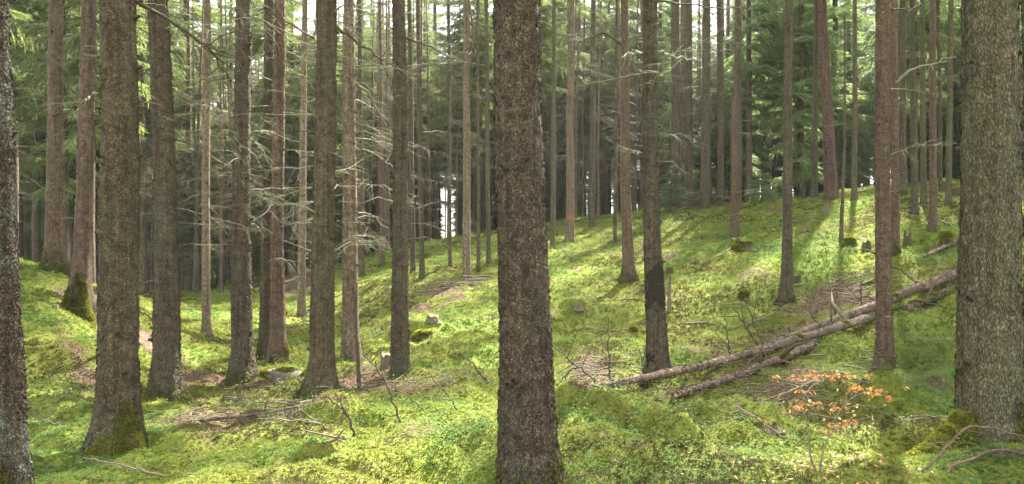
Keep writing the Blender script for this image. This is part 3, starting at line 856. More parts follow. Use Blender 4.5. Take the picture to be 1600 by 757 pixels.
TX = {}
TX['edge'] = tree((27,778), [(760,27,50),(560,14,47),(377,2,45),(0,-9,40)], M_GREY, "lichen speckled leaning trunk cut by the left edge of the photo", stubs=1, rough=.011, flare=.3)
TX['bank'] = tree((84,424), [(412,84,36),(330,83,28),(150,87,26),(0,89,24)], M_RED, "reddish smooth trunk standing highest on the left mossy bank", dead=(12,2,4.8,1.1), stubs=4)
TX['lean'] = tree((122,488), [(476,122,46),(420,128,33),(300,132,27),(100,137,25),(0,138,24)], M_RED, "reddish trunk with a dark mossy flared base on the left bank", dead=(12,2.2,5,1.1), stubs=4, flare=.7)
TX['foot'] = tree((186,702), [(690,186,88),(640,185,75),(560,184,68),(377,184,66),(0,185,58)], M_MOSSY, "thick lichened trunk with a bright yellow moss covered root", dead=(3,1.9,3.6,.55), stubs=5, lobes=[(-.6,1.0),(3.4,.7),(1.5,.7),(-2.2,.4)], flare=.45)
TX['five'] = tree((259,624), [(612,260,54),(560,262,47),(420,260,40),(200,253,36),(0,247,31)], M_SPRUCE, "slightly left leaning dark trunk just right of the moss footed one", dead=(13,1.7,4.4,.9), stubs=5)
TX['slim'] = tree((322,533), [(530,322,18),(500,322,15),(377,322,14),(0,323,12)], M_PALE, "slim pale trunk in the valley between two dark trunks, sunlit edge", dead=(22,1.6,6,1.3))
TX['seven'] = tree((378,600), [(592,378,42),(540,378,35),(300,378,29),(0,380,25)], M_SPRUCE, "dark trunk with grey green lichen foot left of the mossy stone", dead=(16,1.6,4.6,1.0), stubs=5)
TX['eight'] = tree((414,572), [(566,414,24),(500,415,18),(300,418,16),(0,421,14)], M_SPRUCE, "thin grey trunk half hidden behind the trunk by the mossy stone", dead=(14,1.6,5,1.1))
TX['nine'] = tree((434,579), [(570,434,38),(520,434,27),(377,434,21),(0,437,18)], M_RED, "slender reddish trunk rising directly behind the mossy stone", dead=(20,1.4,5,1.2))
TX['ten'] = tree((500,620), [(610,500,48),(560,503,40),(377,506,35),(0,510,31)], M_MOSSY, "thick brown trunk at the end of the brush heap, warm lit edge", dead=(9,1.9,4.5,1.1), stubs=6)
TX['pale'] = tree((546,573), [(565,547,31),(450,547,26),(200,546,22),(0,545,18)], M_PALE, "pale tan trunk with a brightly sunlit right edge and many dead branches", dead=(24,1.5,5.2,1.3))
TX['twelve'] = tree((626,593), [(582,626,30),(400,626,25),(0,623,20)], M_SPRUCE, "straight brown trunk growing beside the tall cut stump", dead=(9,1.6,5,1.0), stubs=4, flare=.3)
TX['stripe'] = tree((729,441), [(432,729,14),(200,729,11),(0,728,9)], M_PALE, "thin pale trunk alone on the bright slope left of the central trunk", dead=(14,3,8,1.3))
TX['centre'] = tree((826,778), [(760,829,112),(700,823,97),(600,820,87),(480,818,83),(377,816,80),(200,811,76),(0,807,72)], M_CENTER, "thick scaly dark brown trunk in the very middle of the photo", stubs=0, flare=.16, lobes=[(0,1),(2.5,.4),(4,.4)], rough=.012, whorl=1.3)
TX['marked'] = tree((890,379), [(370,891,14),(200,890,12),(0,893,9)], M_PALE, "pale trunk on the slope marked with an orange paint spot", dead=(16,3,9,1.5))
TX['roots'] = tree((982,438), [(430,983,21),(300,978,15),(0,976,12)], M_RED, "slender trunk with dark exposed roots on the sunny slope", dead=(10,3,7.5,1.3), flare=.9)
TX['scar'] = tree((1027,594), [(585,1027,37),(500,1025,32),(377,1020,28),(200,1017,26),(0,1015,23)], M_SPRUCE, "brown trunk with a wet black patch right above the fallen logs", dead=(7,2.4,4.8,.9), stubs=5, flare=.55)
TX['behind'] = tree((1154,331), [(325,1153,14),(150,1153,12),(0,1153,11)], M_SPRUCE, "upright living trunk directly behind the broken topped snag", dead=(12,4,10,1.8), H=23)
TX['slope'] = tree((1229,473), [(465,1229,24),(400,1229,18),(200,1231,15),(0,1233,13)], M_SPRUCE, "straight slim trunk by itself on the mossy right slope", dead=(3,3.5,6,.7), stubs=5)
TX['pine'] = tree((1300,311), [(305,1299,24),(200,1294,19),(0,1284,15)], M_PINE, "leaning purple brown pine trunk with bare cracked bark", name="pine_tree", H=24, flare=.3)
TX['thinr'] = tree((1335,314), [(310,1335,10),(0,1336,7)], M_OLIVE, "thin olive trunk right of the leaning pine on the slope crest", dead=(6,4,9,1.0))
TX['thinl'] = tree((1272,311), [(308,1272,11),(0,1276,8)], M_SPRUCE, "thin dark trunk just left of the leaning pine", dead=(8,3,9,1.2))
TX['grass'] = tree((1381,585), [(577,1381,33),(500,1381,28),(377,1380,26),(0,1379,24)], M_RED, "smooth brown trunk at the edge of the soft grass, log ends behind", dead=(4,2.6,4.6,.8), stubs=5, flare=.7)
TX['twin'] = tree((1398,402), [(395,1398,18),(300,1398,14),(0,1398,12)], M_RED, "trunk half covered by the smooth brown trunk before it", dead=(4,3,6,.8), stubs=4)
for key, b_, pts_, m_, lab in [
    ('c1', (1411,302), [(298,1411,12),(0,1410,10)], M_SPRUCE, "first thin trunk in the close row before the thick right trunk"),
    ('c2', (1429,336), [(330,1429,13),(0,1425,9)], M_SPRUCE, "second thin trunk in the close row, foot dark and mossy"),
    ('c3', (1443,321), [(318,1443,11),(0,1441,8)], M_OLIVE, "third thin trunk in the close row by the thick right trunk"),
    ('c4', (1457,360), [(355,1457,14),(0,1458,10)], M_RED, "lowest standing trunk of the close row, near a pale fallen branch"),
    ('c5', (1482,319), [(315,1482,11),(0,1486,9)], M_OLIVE, "last trunk of the close row, touching the thick trunk's outline"),
    ('c6', (1471,292), [(290,1470,7),(0,1466,6)], M_SPRUCE, "thinnest rearmost trunk of the close row on the crest"),
    ('l1', (471,494), [(486,471,14),(0,476,9)], M_PALE, "thin grey trunk by the dark earth bank in the valley"),
    ('l2', (565,430), [(425,565,11),(180,563,8),(0,562,7)], M_SPRUCE, "thin trunk at the edge where the slope drops away"),
    ('l3', (597,417), [(412,597,8),(200,595,7),(0,594,5)], M_RED, "thin rusty red trunk on the left shoulder of the slope"),
    ('l4', (645,427), [(420,645,9),(0,640,7)], M_SPRUCE, "thin trunk close right of the trunk beside the tall stump"),
    ('l5', (659,433), [(430,659,9),(0,653,7)], M_SPRUCE, "second thin trunk to the right of the one beside the tall stump"),
    ('l6', (703,417), [(414,703,6),(0,701,5)], M_SPRUCE, "very thin dark trunk between the pale slope trunk and the sky gap"),
    ('l7', (748,421), [(418,748,6),(0,746,5)], M_OLIVE, "very thin trunk close to the pale trunk left of the middle"),
    ('l8', (763,412), [(408,763,8),(0,760,6)], M_OLIVE, "thin trunk next to the left outline of the thick central trunk"),
    ('m1', (863,390), [(386,863,8),(0,866,6)], M_OLIVE, "thin olive trunk next to the right outline of the central trunk"),
    ('m2', (925,356), [(352,925,10),(0,927,8)], M_SPRUCE, "dark trunk on the crest right of the paint marked trunk"),
    ('m3', (961,381), [(378,961,6),(100,963,4)], M_GREY, "spindly lichen covered trunk left of the trunk with exposed roots"),
    ('m4', (1057,327), [(324,1057,17),(0,1055,13)], M_SPRUCE, "dark trunk on the crest beside the young green spruce"),
    ('m5', (1077,323), [(320,1077,14),(0,1076,11)], M_SPRUCE, "dark trunk on the crest left of the bright sky slot"),
    ('m6', (1102,320), [(317,1102,17),(0,1104,12)], M_SPRUCE, "dark trunk on the crest right of the bright sky slot"),
    ('m7', (1126,318), [(316,1126,12),(0,1125,10)], M_SPRUCE, "dark trunk on the crest over the heap of grey branches"),
]:
    far = at(*b_)[1] > 24
    TX[key] = tree(b_, pts_, m_, lab, dead=((8 if far else 7), 2.5, 8, 1.3), flare=.35, H=20 + (b_[0] % 5), R=2.0, zb=(7.0 if b_[0] > 1040 else 9.5) if far else None)
# orange spot and wet patch: shells 3 mm proud of their trunks
def shell(root, prof, z0, z1, a0, a1, m, name, seed=1, proud=.004):
    zt, cx, cy, rad = prof
    nz_, na = 70, 40
    zz = np.linspace(z0, z1, nz_); aa = np.linspace(a0, a1, na)
    v = []; 
    for z in zz:
        r_ = np.interp(z, zt, rad) * 1.035 + proud
        for a in aa:
            v.append((np.interp(z, zt, cx) + r_ * math.cos(a), np.interp(z, zt, cy) + r_ * math.sin(a), z))
    f = []
    for i in range(nz_ - 1):
        for k in range(na - 1):
            e = min(1, min(i, nz_ - 2 - i) / (nz_ * .35), min(k, na - 2 - k) / (na * .3))
            if vnoise(np.array([k * .22]), np.array([i * .22]), seed)[0] < .02 + .92 * e ** 1.1 and vnoise(np.array([k * .9]), np.array([i * .9]), seed + 9)[0] < .86:
                q = i * na + k; f.append((q, q + 1, q + na + 1, q + na))
    return mesh_obj(name, v, f, m, root)
r_, p_, pr_ = TX['scar']; s_ = p_[1] / F
shell(r_, pr_, EYE - (498 - CY) * s_ - p_[2], EYE - (398 - CY) * s_ - p_[2], -PI - .25, .25, M_SCAR, "wet_patch", 5, .013)
shell(r_, pr_, EYE - (580 - CY) * s_ - p_[2], EYE - (545 - CY) * s_ - p_[2], -PI + .05, -PI * .6, M_SCAR, "wet_patch", 8, .013)
r_, p_, pr_ = TX['marked']; s_ = p_[1] / F
shell(r_, pr_, EYE - (348 - CY) * s_ - p_[2], EYE - (334 - CY) * s_ - p_[2], -PI + .1, -.1, M_PAINT, "paint_mark", 3, .008)

# broken snag
def snag(base, pts, label, name="dead_snag", m=M_STUMP, twigs=5, L=.7):
    p = at(*base); s = p[1] / F
    root = thing(name, label, "dead tree", p)
    zc = [EYE - (py - CY) * s - p[2] for py, _, _ in pts]; xc = [(px - CX) * s - p[0] for _, px, _ in pts]; rc = [w * .5 * s for _, _, w in pts]
    H = max(zc)
    v, f, mi, prof = trunk_arrays(zc, xc, rc, H, H, 14, .05, .25, int(base[0]), .012, stubs=False)
    top = v[:, 2] > H - .06
    v[top, 2] += RNG.random(top.sum()) * .28 - .05
    link("trunk", fast_mesh("trunk", v, f, [m], smooth=True), root)
    rr = random.Random(int(base[0]))
    for k in range(twigs):
        add_branch(root, prof, rr.uniform(.25, .95) * H, rr.uniform(0, 6.28), L * rr.uniform(.4, 1.2), rr.uniform(-.2, .3), DEAD[rr.randrange(10)], thick=.7)
    return root
snag((1147,371), [(368,1147,13),(300,1147,11),(155,1147,9)], "tall broken topped dead snag standing on the right slope", m=M_RED, twigs=6, L=1.2)
snag((1046,496), [(494,1046,7),(470,1045,5),(446,1046,4)], "short rotten upright snag right of the black patched trunk", twigs=1, L=.2)
snag((561,607), [(603,561,6),(540,559,5),(482,556,3)], "thin bare dead sapling standing in front of the pale tan trunk", name="dead_sapling", m=M_TWIGD, twigs=4, L=.5)
snag((1314,379), [(375,1314,6),(230,1320,4),(30,1319,2)], "spindly leafless young stem on the slope below the leaning pine", name="dead_sapling", m=M_OLIVE, twigs=5, L=.6)

# mossy roots: lumpy moss hugging the foot of a trunk, fronds all over
def moss_pad(root, base, blobs, name="moss_patch", n=2600, size=.03, parts=True):
    """blobs: (dx, dy, dz, rx, ry, rz) from the tree's base"""
    V, T = [], []; c = 0; Fq = []
    for bi, (dx, dy, dz, rx, ry, rz) in enumerate(blobs):
        nu, nv = 22, 12
        for i in range(nv):
            th = PI * (i + .5) / nv
            for k in range(nu):
                ph = 2 * PI * k / nu
                q = 1 + .28 * (vnoise(np.array([ph * 1.6]), np.array([th * 2.4]), bi + 3, 10)[0] - .5)
                V.append((dx + rx * q * math.sin(th) * math.cos(ph), dy + ry * q * math.sin(th) * math.sin(ph), dz + rz * q * math.cos(th)))
        for i in range(nv - 1):
            for k in range(nu):
                a = c + i * nu + k; b = c + i * nu + (k + 1) % nu
                Fq.append((a, a + nu, b + nu, b))
        c = len(V)
    V = np.array(V); Fq = np.array(Fq)
    # fronds on the surface
    w = np.array([b[3] * b[5] + b[4] * b[5] + b[3] * b[4] for b in blobs]); w = w / w.sum()
    bi = RNG.choice(len(blobs), n, p=w); B = np.array(blobs)[bi]
    d = RNG.normal(size=(n, 3)); d /= np.linalg.norm(d, axis=1)[:, None]
    Pn = B[:, :3] + d * B[:, 3:]
    k = 3
    dd = np.repeat(d, k, 0) + RNG.normal(0, .6, (n * k, 3)); dd /= np.linalg.norm(dd, axis=1)[:, None]
    s = np.cross(dd, RNG.normal(size=(n * k, 3))); s /= np.linalg.norm(s, axis=1)[:, None]
    L = size * (.5 + RNG.random(n * k)); Bp = np.repeat(Pn, k, 0) - dd * (L * .2)[:, None]
    mid = Bp + dd * (L * .5)[:, None]; tip = Bp + dd * L[:, None]; tip[:, 2] -= L * .25
    v2 = np.stack([Bp, mid - s * (L * .2)[:, None], tip, mid + s * (L * .2)[:, None]], 1).reshape(-1, 3)
    f2 = np.arange(len(v2)).reshape(-1, 4) + len(V)
    tt = np.concatenate([np.full(len(Fq), .25), np.clip(.55 + .8 * (RNG.random(n * k) - .5), 0, 1)])
    o = link(name, fast_mesh(name, np.vstack([V, v2]), np.vstack([Fq, f2]), M_YMOSS, tt), root)
    return o
def moss_skin(key, zones, n, size=.022, m=None, name="moss_patch"):
    """a thin coat of moss fronds growing on the bark; zones: (angle, half width, height)"""
    root = TX[key][0]; v, f = TV[root.name]
    c = v[f].mean(1); e1 = v[f[:, 1]] - v[f[:, 0]]; e2 = v[f[:, 3]] - v[f[:, 0]]
    nr = np.cross(e1, e2); ar = np.linalg.norm(nr, axis=1) + 1e-12; nr = nr / ar[:, None]
    prof = TX[key][2]
    a = np.arctan2(c[:, 1] - np.interp(c[:, 2], prof[0], prof[2]), c[:, 0] - np.interp(c[:, 2], prof[0], prof[1]))
    w = np.zeros(len(c))
    for a0, hw, zt in zones:
        d = np.abs(np.angle(np.exp(1j * (a - a0)))) / hw
        top = zt * np.clip(1.15 - d ** 2, 0, 1.2) * (.45 + 1.1 * fbm(a * 2.2 + 7, c[:, 2] * 7, 5, 3))
        w = np.maximum(w, np.clip((top - c[:, 2]) / (.7 * zt + .02), 0, 1) ** 1.3)
    w = w * (c[:, 2] > -.12)
    if w.sum() <= 0: return
    q = RNG.choice(len(c), n, p=w * ar / (w * ar).sum())
    P = c[q] + (e1[q] * (RNG.random((n, 1)) - .5) + e2[q] * (RNG.random((n, 1)) - .5))
    k = 3; d = np.repeat(nr[q], k, 0) * .7 + RNG.normal(0, .65, (n * k, 3)); d /= np.linalg.norm(d, axis=1)[:, None]
    s_ = np.cross(d, RNG.normal(size=(n * k, 3))); s_ /= np.linalg.norm(s_, axis=1)[:, None]
    L = size * (.4 + RNG.random(n * k)); B = np.repeat(P, k, 0) - d * (L * .15)[:, None]
    mid = B + d * (L * .5)[:, None]; tip = B + d * L[:, None]; tip[:, 2] -= L * .3
    vv = np.stack([B, mid - s_ * (L * .22)[:, None], tip, mid + s_ * (L * .22)[:, None]], 1).reshape(-1, 3)
    tt = np.clip(np.repeat(fbm(P[:, 0] * 9 + P[:, 1] * 9, P[:, 2] * 9, 8, 2), k) + .5 * (RNG.random(n * k) - .5), 0, 1)
    return link(name, fast_mesh(name, vv, np.arange(len(vv)).reshape(-1, 4), m or M_YMOSS, tt), root)
TX['big'] = tree((1548,702), [(692,1548,124),(640,1547,114),(560,1547,108),(377,1546,102),(200,1546,98),(0,1545,92)], M_OLIVE, "thickest trunk with olive cracked bark and a mossy root, far right", stubs=3, lobes=[(3.5,1.0),(-.6,.5),(4.7,.5),(1.5,.4)], flare=.38, rough=.010, dead=(2,2.6,3.6,.4), whorl=.6)
moss_skin('foot', [(-.75,.75,.42),(-1.6,.8,.14)], 5200)
moss_skin('lean', [(-1.2,1.0,.55),(-2.2,1.2,.35)], 2600, .035, M_DMOSS)
moss_skin('lean', [(-.7,.4,.55)], 900, .035)
moss_skin('nine', [(-.4,.7,.28),(-1.6,.9,.22)], 2200, .026, M_DMOSS)
moss_skin('nine', [(-.1,.35,.3)], 500, .026)
moss_skin('big', [(3.6,.7,.42),(-1.5,1.0,.12)], 5200)
moss_skin('big', [(-1.0,.75,.40)], 3800, .022, M_DMOSS)  # dark moss colour stands in for shade on this front foot
for k_, zz_ in [('five',.22),('seven',.18),('ten',.16),('pale',.10),('twelve',.08),('scar',.12),('grass',.16),('bank',.3),('eight',.2),('slope',.12),('roots',.25),('centre',.2),('edge',.15),('twin',.2)]:
    moss_skin(k_, [(-1.57,3.2,zz_),(RNG.uniform(-3,0),.8,zz_ * 1.5)], 1600, .026, M_DMOSS)
# the bright mossy buttress root that runs out to the left of the thickest trunk
moss_pad(TX['big'][0], None, [(-.31,-.10,.16,.09,.11,.18),(-.41,-.15,.10,.11,.12,.14),(-.52,-.20,.05,.12,.12,.12),(-.64,-.26,.01,.13,.12,.10),(-.77,-.31,-.02,.13,.11,.08),(-.90,-.36,-.04,.12,.10,.06)], n=9000, size=.026)
moss_pad(TX['foot'][0], None, [(.21,-.16,-.06,.12,.10,.10),(.10,-.24,-.07,.14,.09,.07)], n=2600, size=.024)
tree((1612,575), [(560,1612,26),(0,1608,22)], M_SPRUCE, "trunk mostly outside the right edge behind the thickest trunk", dead=(6,1.8,4.2,.7))

# a few single long dead branches that show on their own
def long_branch(key, pts, w, m=M_TWIGD, Yoff=0.0, side=6, seed=1, name="dead_branch"):
    root, p, prof = TX[key]; Y = p[1] + Yoff
    P = np.array([world(x, y, Y + .25 * i * (1 if Yoff >= 0 else -1)) for i, (x, y) in enumerate(pts)]) - p
    # smooth resample
    t = np.linspace(0, len(P) - 1, 14); Q = np.stack([np.interp(t, np.arange(len(P)), P[:, i]) for i in range(3)], -1)
    r = np.random.default_rng(seed); Q[1:] += r.normal(0, .012, Q[1:].shape)
    b = MB(); R_ = w * .5 * Y / F
    b.tube(Q, R_ * (1 - .75 * np.linspace(0, 1, 14)), 6)
    for k in range(side):
        i = r.integers(4, 13); d = Q[i] - Q[i - 1]; d /= np.linalg.norm(d)
        e = Q[i] + (d * .7 + r.normal(0, .5, 3)) * (.12 + .3 * r.random())
        b.tube([Q[i], (Q[i] + e) / 2 + r.normal(0, .015, 3), e], [R_ * .4, R_ * .3, R_ * .12], 4, cap=False)
    return b.build(name, m, root)
long_branch('foot', [(213,3),(260,28),(320,70),(345,100),(362,135)], 7, Yoff=.2, seed=2, side=9)
long_branch('foot', [(213,3),(250,8),(270,22)], 4, Yoff=.2, seed=3)
long_branch('foot', [(152,148),(130,160),(118,175)], 6, M_TWIG, seed=4, side=2)
long_branch('five', [(236,108),(210,122)], 4, seed=5, side=1)
long_branch('ten', [(524,40),(560,68),(600,95),(632,112)], 5, seed=6, side=6)
long_branch('ten', [(490,60),(460,40),(420,24),(400,12)], 4, seed=7, side=5)
long_branch('pale', [(557,232),(585,240),(612,262)], 4, M_TWIG, seed=8)
long_branch('pale', [(557,330),(580,338),(608,358)], 4, M_TWIG, seed=9)
long_branch('pale', [(557,130),(580,150),(600,190),(606,215)], 4, M_TWIG, seed=10)
long_branch('twelve', [(634,60),(680,75),(700,90)], 4, seed=11)
long_branch('twelve', [(634,300),(648,310),(652,330)], 4, seed=12)
long_branch('scar', [(1027,82),(1060,90),(1095,96)], 5, M_LICHTWIG, seed=13, side=5)
long_branch('scar', [(1004,82),(985,85),(970,92)], 5, M_LICHTWIG, seed=14, side=3)
long_branch('scar', [(1028,2),(1070,6),(1120,14),(1160,10)], 4, M_TWIGD, seed=15, side=6)
long_branch('roots', [(972,70),(945,50),(920,60),(902,68)], 5, M_TWIGD, seed=16, side=16)
long_branch('twin', [(1400,130),(1420,112),(1450,100),(1495,88)], 5, M_LICHTWIG, Yoff=-.6, seed=17, side=2)
long_branch('grass', [(1390,15),(1420,18),(1440,5)], 4, M_TWIGD, seed=18, side=4)
long_branch('stripe', [(733,0),(740,60),(730,110)], 5, M_TWIGD, Yoff=-3, seed=19, side=8)
long_branch('lean', [(130,62),(132,80),(128,110),(135,105)], 4, M_LICHTWIG, seed=20, side=3)

# ------------------------------------------------------------------ trees of the farther forest
V_SPEC = [(1.2,17,2.3,.42,5),(2.0,18,2.5,.44,5),(4.0,18,2.3,.44,5),(5.5,19,2.2,.44,5),(7.0,19,2.1,.5,4),(10.0,20,1.8,.6,4)]
V_ROWS = [bough_list(300 + i, *v) for i, v in enumerate(V_SPEC)]
# thin tops: some upper boughs left out to let more light down
V_ROWS = [q[(q[:, 0] < 11.5) | (np.random.default_rng(i).random(len(q)) < .80)] for i, q in enumerate(V_ROWS)]
V_MESH = {}
def crown_variant(i, m):
    if (i, m.name) not in V_MESH:
        V_MESH[(i, m.name)] = crown_mesh("crown", V_ROWS[i], m, 15.5, 60 + i)
    return V_MESH[(i, m.name)]
V_TRUNK = []
for i in range(6):
    H = 19 + i % 3
    v, f, mi, pr = trunk_arrays([0, 4, 12], [0, .02, .0], [.15 + .012 * (i % 4), .125 + .01 * (i % 4), .085], H, 12, 9, .16, .35, 400 + i, .006, stubs=False)
    V_TRUNK.append(fast_mesh("trunk", v, f, [M_FAR], smooth=True))
V_TWIG = [twig_cloud(500, 1.5, 7, 60, 1.2), twig_cloud(501, 2, 9, 70, 1.3), twig_cloud(502, 1, 5, 46, 1.1), twig_cloud(503, 3, 11, 80, 1.3)]

PLACED = [(p[0], p[1]) for _, p, _ in TREES]
def far_tree(x, y, var, sc, label, group, m=M_NEEDLE, twig=None, trunk=None, rz=None):
    z = float(h1(np.array([x]), np.array([y]))[0])
    root = thing("young_spruce" if "young" in label else "spruce_tree", label, "tree", (x, y, z), group)
    rz = rz if rz is not None else random.uniform(0, 6.28)
    root.rotation_euler = (0, 0, rz); root.scale = (sc, sc, sc)
    link("trunk", V_TRUNK[trunk if trunk is not None else random.randrange(6)], root)
    rows = V_ROWS[var]
    cut = bough_cut(rows, x, y, z, rz, sc)
    if cut.mean() > .012:
        if (~cut).sum() > 3:
            link("crown", crown_mesh("crown", rows[~cut], m, max(4, (EYE + .34 * y - z) / sc), 900 + len(PLACED)), root)
    else:
        link("crown", crown_variant(var, m), root)
    if twig is not None: link("dead_branches", V_TWIG[twig], root)
    PLACED.append((x, y))
    return root

def clear(x, y, d):
    return all((x - a) ** 2 + (y - b) ** 2 > d * d for a, b in PLACED)

ZONES = [  # px range, distance range, count, min gap, crown variants, needle material, twig chance, label, group
 ((-140, 235), (20, 40), 22, 1.6, (2,3,4), M_NEEDLE, .9, "slender twiggy spruce in the stand behind the left bank", "spruces behind the left bank"),
 ((180, 570), (27, 62), 54, 1.6, (0,1,2,3), M_NEEDLE, .8, "spruce of the dark far stand across the valley floor", "spruces across the valley"),
 ((-140, 260), (30, 60), 24, 1.9, (1,2,3), M_NEEDLE, .6, "spruce deep in the green stand far behind the left bank", "deep spruces at the left"),
 ((560, 900), (34, 64), 46, 1.4, (3,4,4,2), M_NEEDLE, .9, "tall thin spruce of the stand on the crest left of the middle", "crest spruces left of the middle"),
 ((880, 1060), (36, 64), 28, 1.5, (2,3,4), M_NEEDLE2, .8, "tall spruce of the stand on the crest around the marked trunk", "crest spruces around the marked trunk"),
 ((1040, 1720), (31, 44), 28, 2.0, (0,1,2), M_NEEDLE2, .4, "bushy green spruce behind the crest of the right slope", "bushy spruces on the right crest"),
 ((1100, 1760), (43, 58), 16, 2.4, (0,1,2), M_NEEDLE2, .3, "dark spruce in the depth of the forest beyond the right crest", "deep spruces at the right"),
]
ZONES += [
 ((540, 900), (38, 62), 52, 1.2, (0,1), M_NEEDLE, 0, "small dark young spruce under the tall thin crest trees left of the middle", "young spruces left of the middle"),
 ((180, 570), (33, 60), 26, 1.6, (0,1), M_NEEDLE, 0, "young spruce at the far edge of the valley floor", "young spruces across the valley"),
 ((1040, 1720), (34, 50), 40, 1.5, (0,1), M_NEEDLE2, 0, "young green spruce in the undergrowth behind the right crest", "young spruces on the right crest"),
 ((880, 1100), (38, 62), 28, 1.3, (0,1), M_NEEDLE2, 0, "young spruce behind the crest around the marked trunk", "young spruces around the marked trunk"),
]
GAPS = [(683, 716, 20, 70), (1064, 1096, 30, 70), (285, 312, 40, 70)]
for (pa, pb), (ya, yb), cnt, gap, vs, m_, tw, lab, grp in ZONES:
    n_ok = 0
    for trial in range(cnt * 40):
        if n_ok >= cnt: break
        y = math.sqrt(random.uniform(ya * ya, yb * yb)); px = random.uniform(pa, pb)
        if any(a < px < b and c < y < d for a, b, c, d in GAPS) and random.random() < .6: continue
        x = (px - CX) * y / F
        if not clear(x, y, gap): continue
        far_tree(x, y, random.choice(vs), random.uniform(.22, .46) if 'oung' in lab else random.uniform(.82, 1.25), lab, grp, m_, random.randrange(4) if random.random() < tw else None)
        n_ok += 1

# thin bare stems among the crest trees
BARE = []
for i in range(4):
    v, f, mi, pr = trunk_arrays([0, 4, 9], [0, .03 * (i - 1.5), .02], [.062 + .008 * i, .05 + .006 * i, .03], 13, 9, 7, .25, .3, 700 + i, .004, stubs=False)
    BARE.append(fast_mesh("trunk", v, f, [(M_FAR, M_PALE, M_OLIVE, M_FAR)[i]], smooth=True))
for (pa, pb), (ya, yb), cnt, lab, grp in [((560, 775), (27, 50), 26, "thin bare young stem among the crest trees left of the central trunk", "bare stems left of the central trunk"),
                                          ((850, 1130), (31, 52), 34, "thin bare young stem among the crest trees right of the central trunk", "bare stems right of the central trunk"),
                                          ((200, 540), (26, 48), 24, "thin bare young stem standing among the valley spruces", "bare stems in the valley")]:
    k = 0
    while k < cnt:
        y = random.uniform(ya, yb); x = (random.uniform(pa, pb) - CX) * y / F
        if not clear(x, y, .5): continue
        z = float(h1(np.array([x]), np.array([y]))[0]); k += 1
        root = thing("bare_stem", lab, "tree", (x, y, z), grp)
        root.rotation_euler = (random.gauss(0, .012), random.gauss(0, .02), random.uniform(0, 6.28)); sc_ = random.uniform(.8, 1.3); root.scale = (sc_, sc_, sc_)
        link("trunk", BARE[random.randrange(4)], root)
        link("dead_branches", V_TWIG[random.randrange(4)], root)
        PLACED.append((x, y))

# unseen trees added around the view to shade the scene
for (xa, xb), (ya, yb), cnt in [((7, 30), (2, 26), 16), ((-24, -6), (-2, 16), 6), ((-14, 14), (-18, -5), 2), ((26, 48), (8, 46), 9)]:
    n_ok = 0
    for trial in range(cnt * 30):
        if n_ok >= cnt: break
        x, y = random.uniform(xa, xb), random.uniform(ya, yb)
        if y > 0 and abs(F * x / y) < 880: continue
        if not clear(x, y, 2.2): continue
        far_tree(x, y, random.choice((3, 4, 4, 5)), random.uniform(.9, 1.15), "unseen spruce added around the view to shade the forest floor", "unseen shade spruces", M_NEEDLE)
        n_ok += 1

# young spruces
def young(base, hpx, wpx, label, m=M_NEEDLE2, per=5, step=.16):
    p = at(*base); s = p[1] / F; H = hpx * s; R = wpx * .5 * s
    root = thing("young_spruce", label, "tree", p)
    b = MB(); b.tube([(0, 0, -.1), (.01, 0, H * .5), (0, 0, H)], [.03 * H / 2, .02 * H / 2, .004], 6); b.build("trunk", M_FAR, root)
    rows = bough_list(int(base[0]), .18 * H, H, R, step * H / 1.6, per)
    link("crown", crown_mesh("crown", rows, m, 99, int(base[0])), root)
young((1048,334), 84, 66, "young bright green spruce on the crest beside the dark trunks")
young((1190,318), 60, 60, "small pale green young spruce at the crest left of the slim trunk")
young((1216,312), 40, 40, "lowest seedling spruce on the crest next to the slim trunk")
young((1108,250 + 75), 40, 50, "small ragged young spruce behind the heap of grey branches")

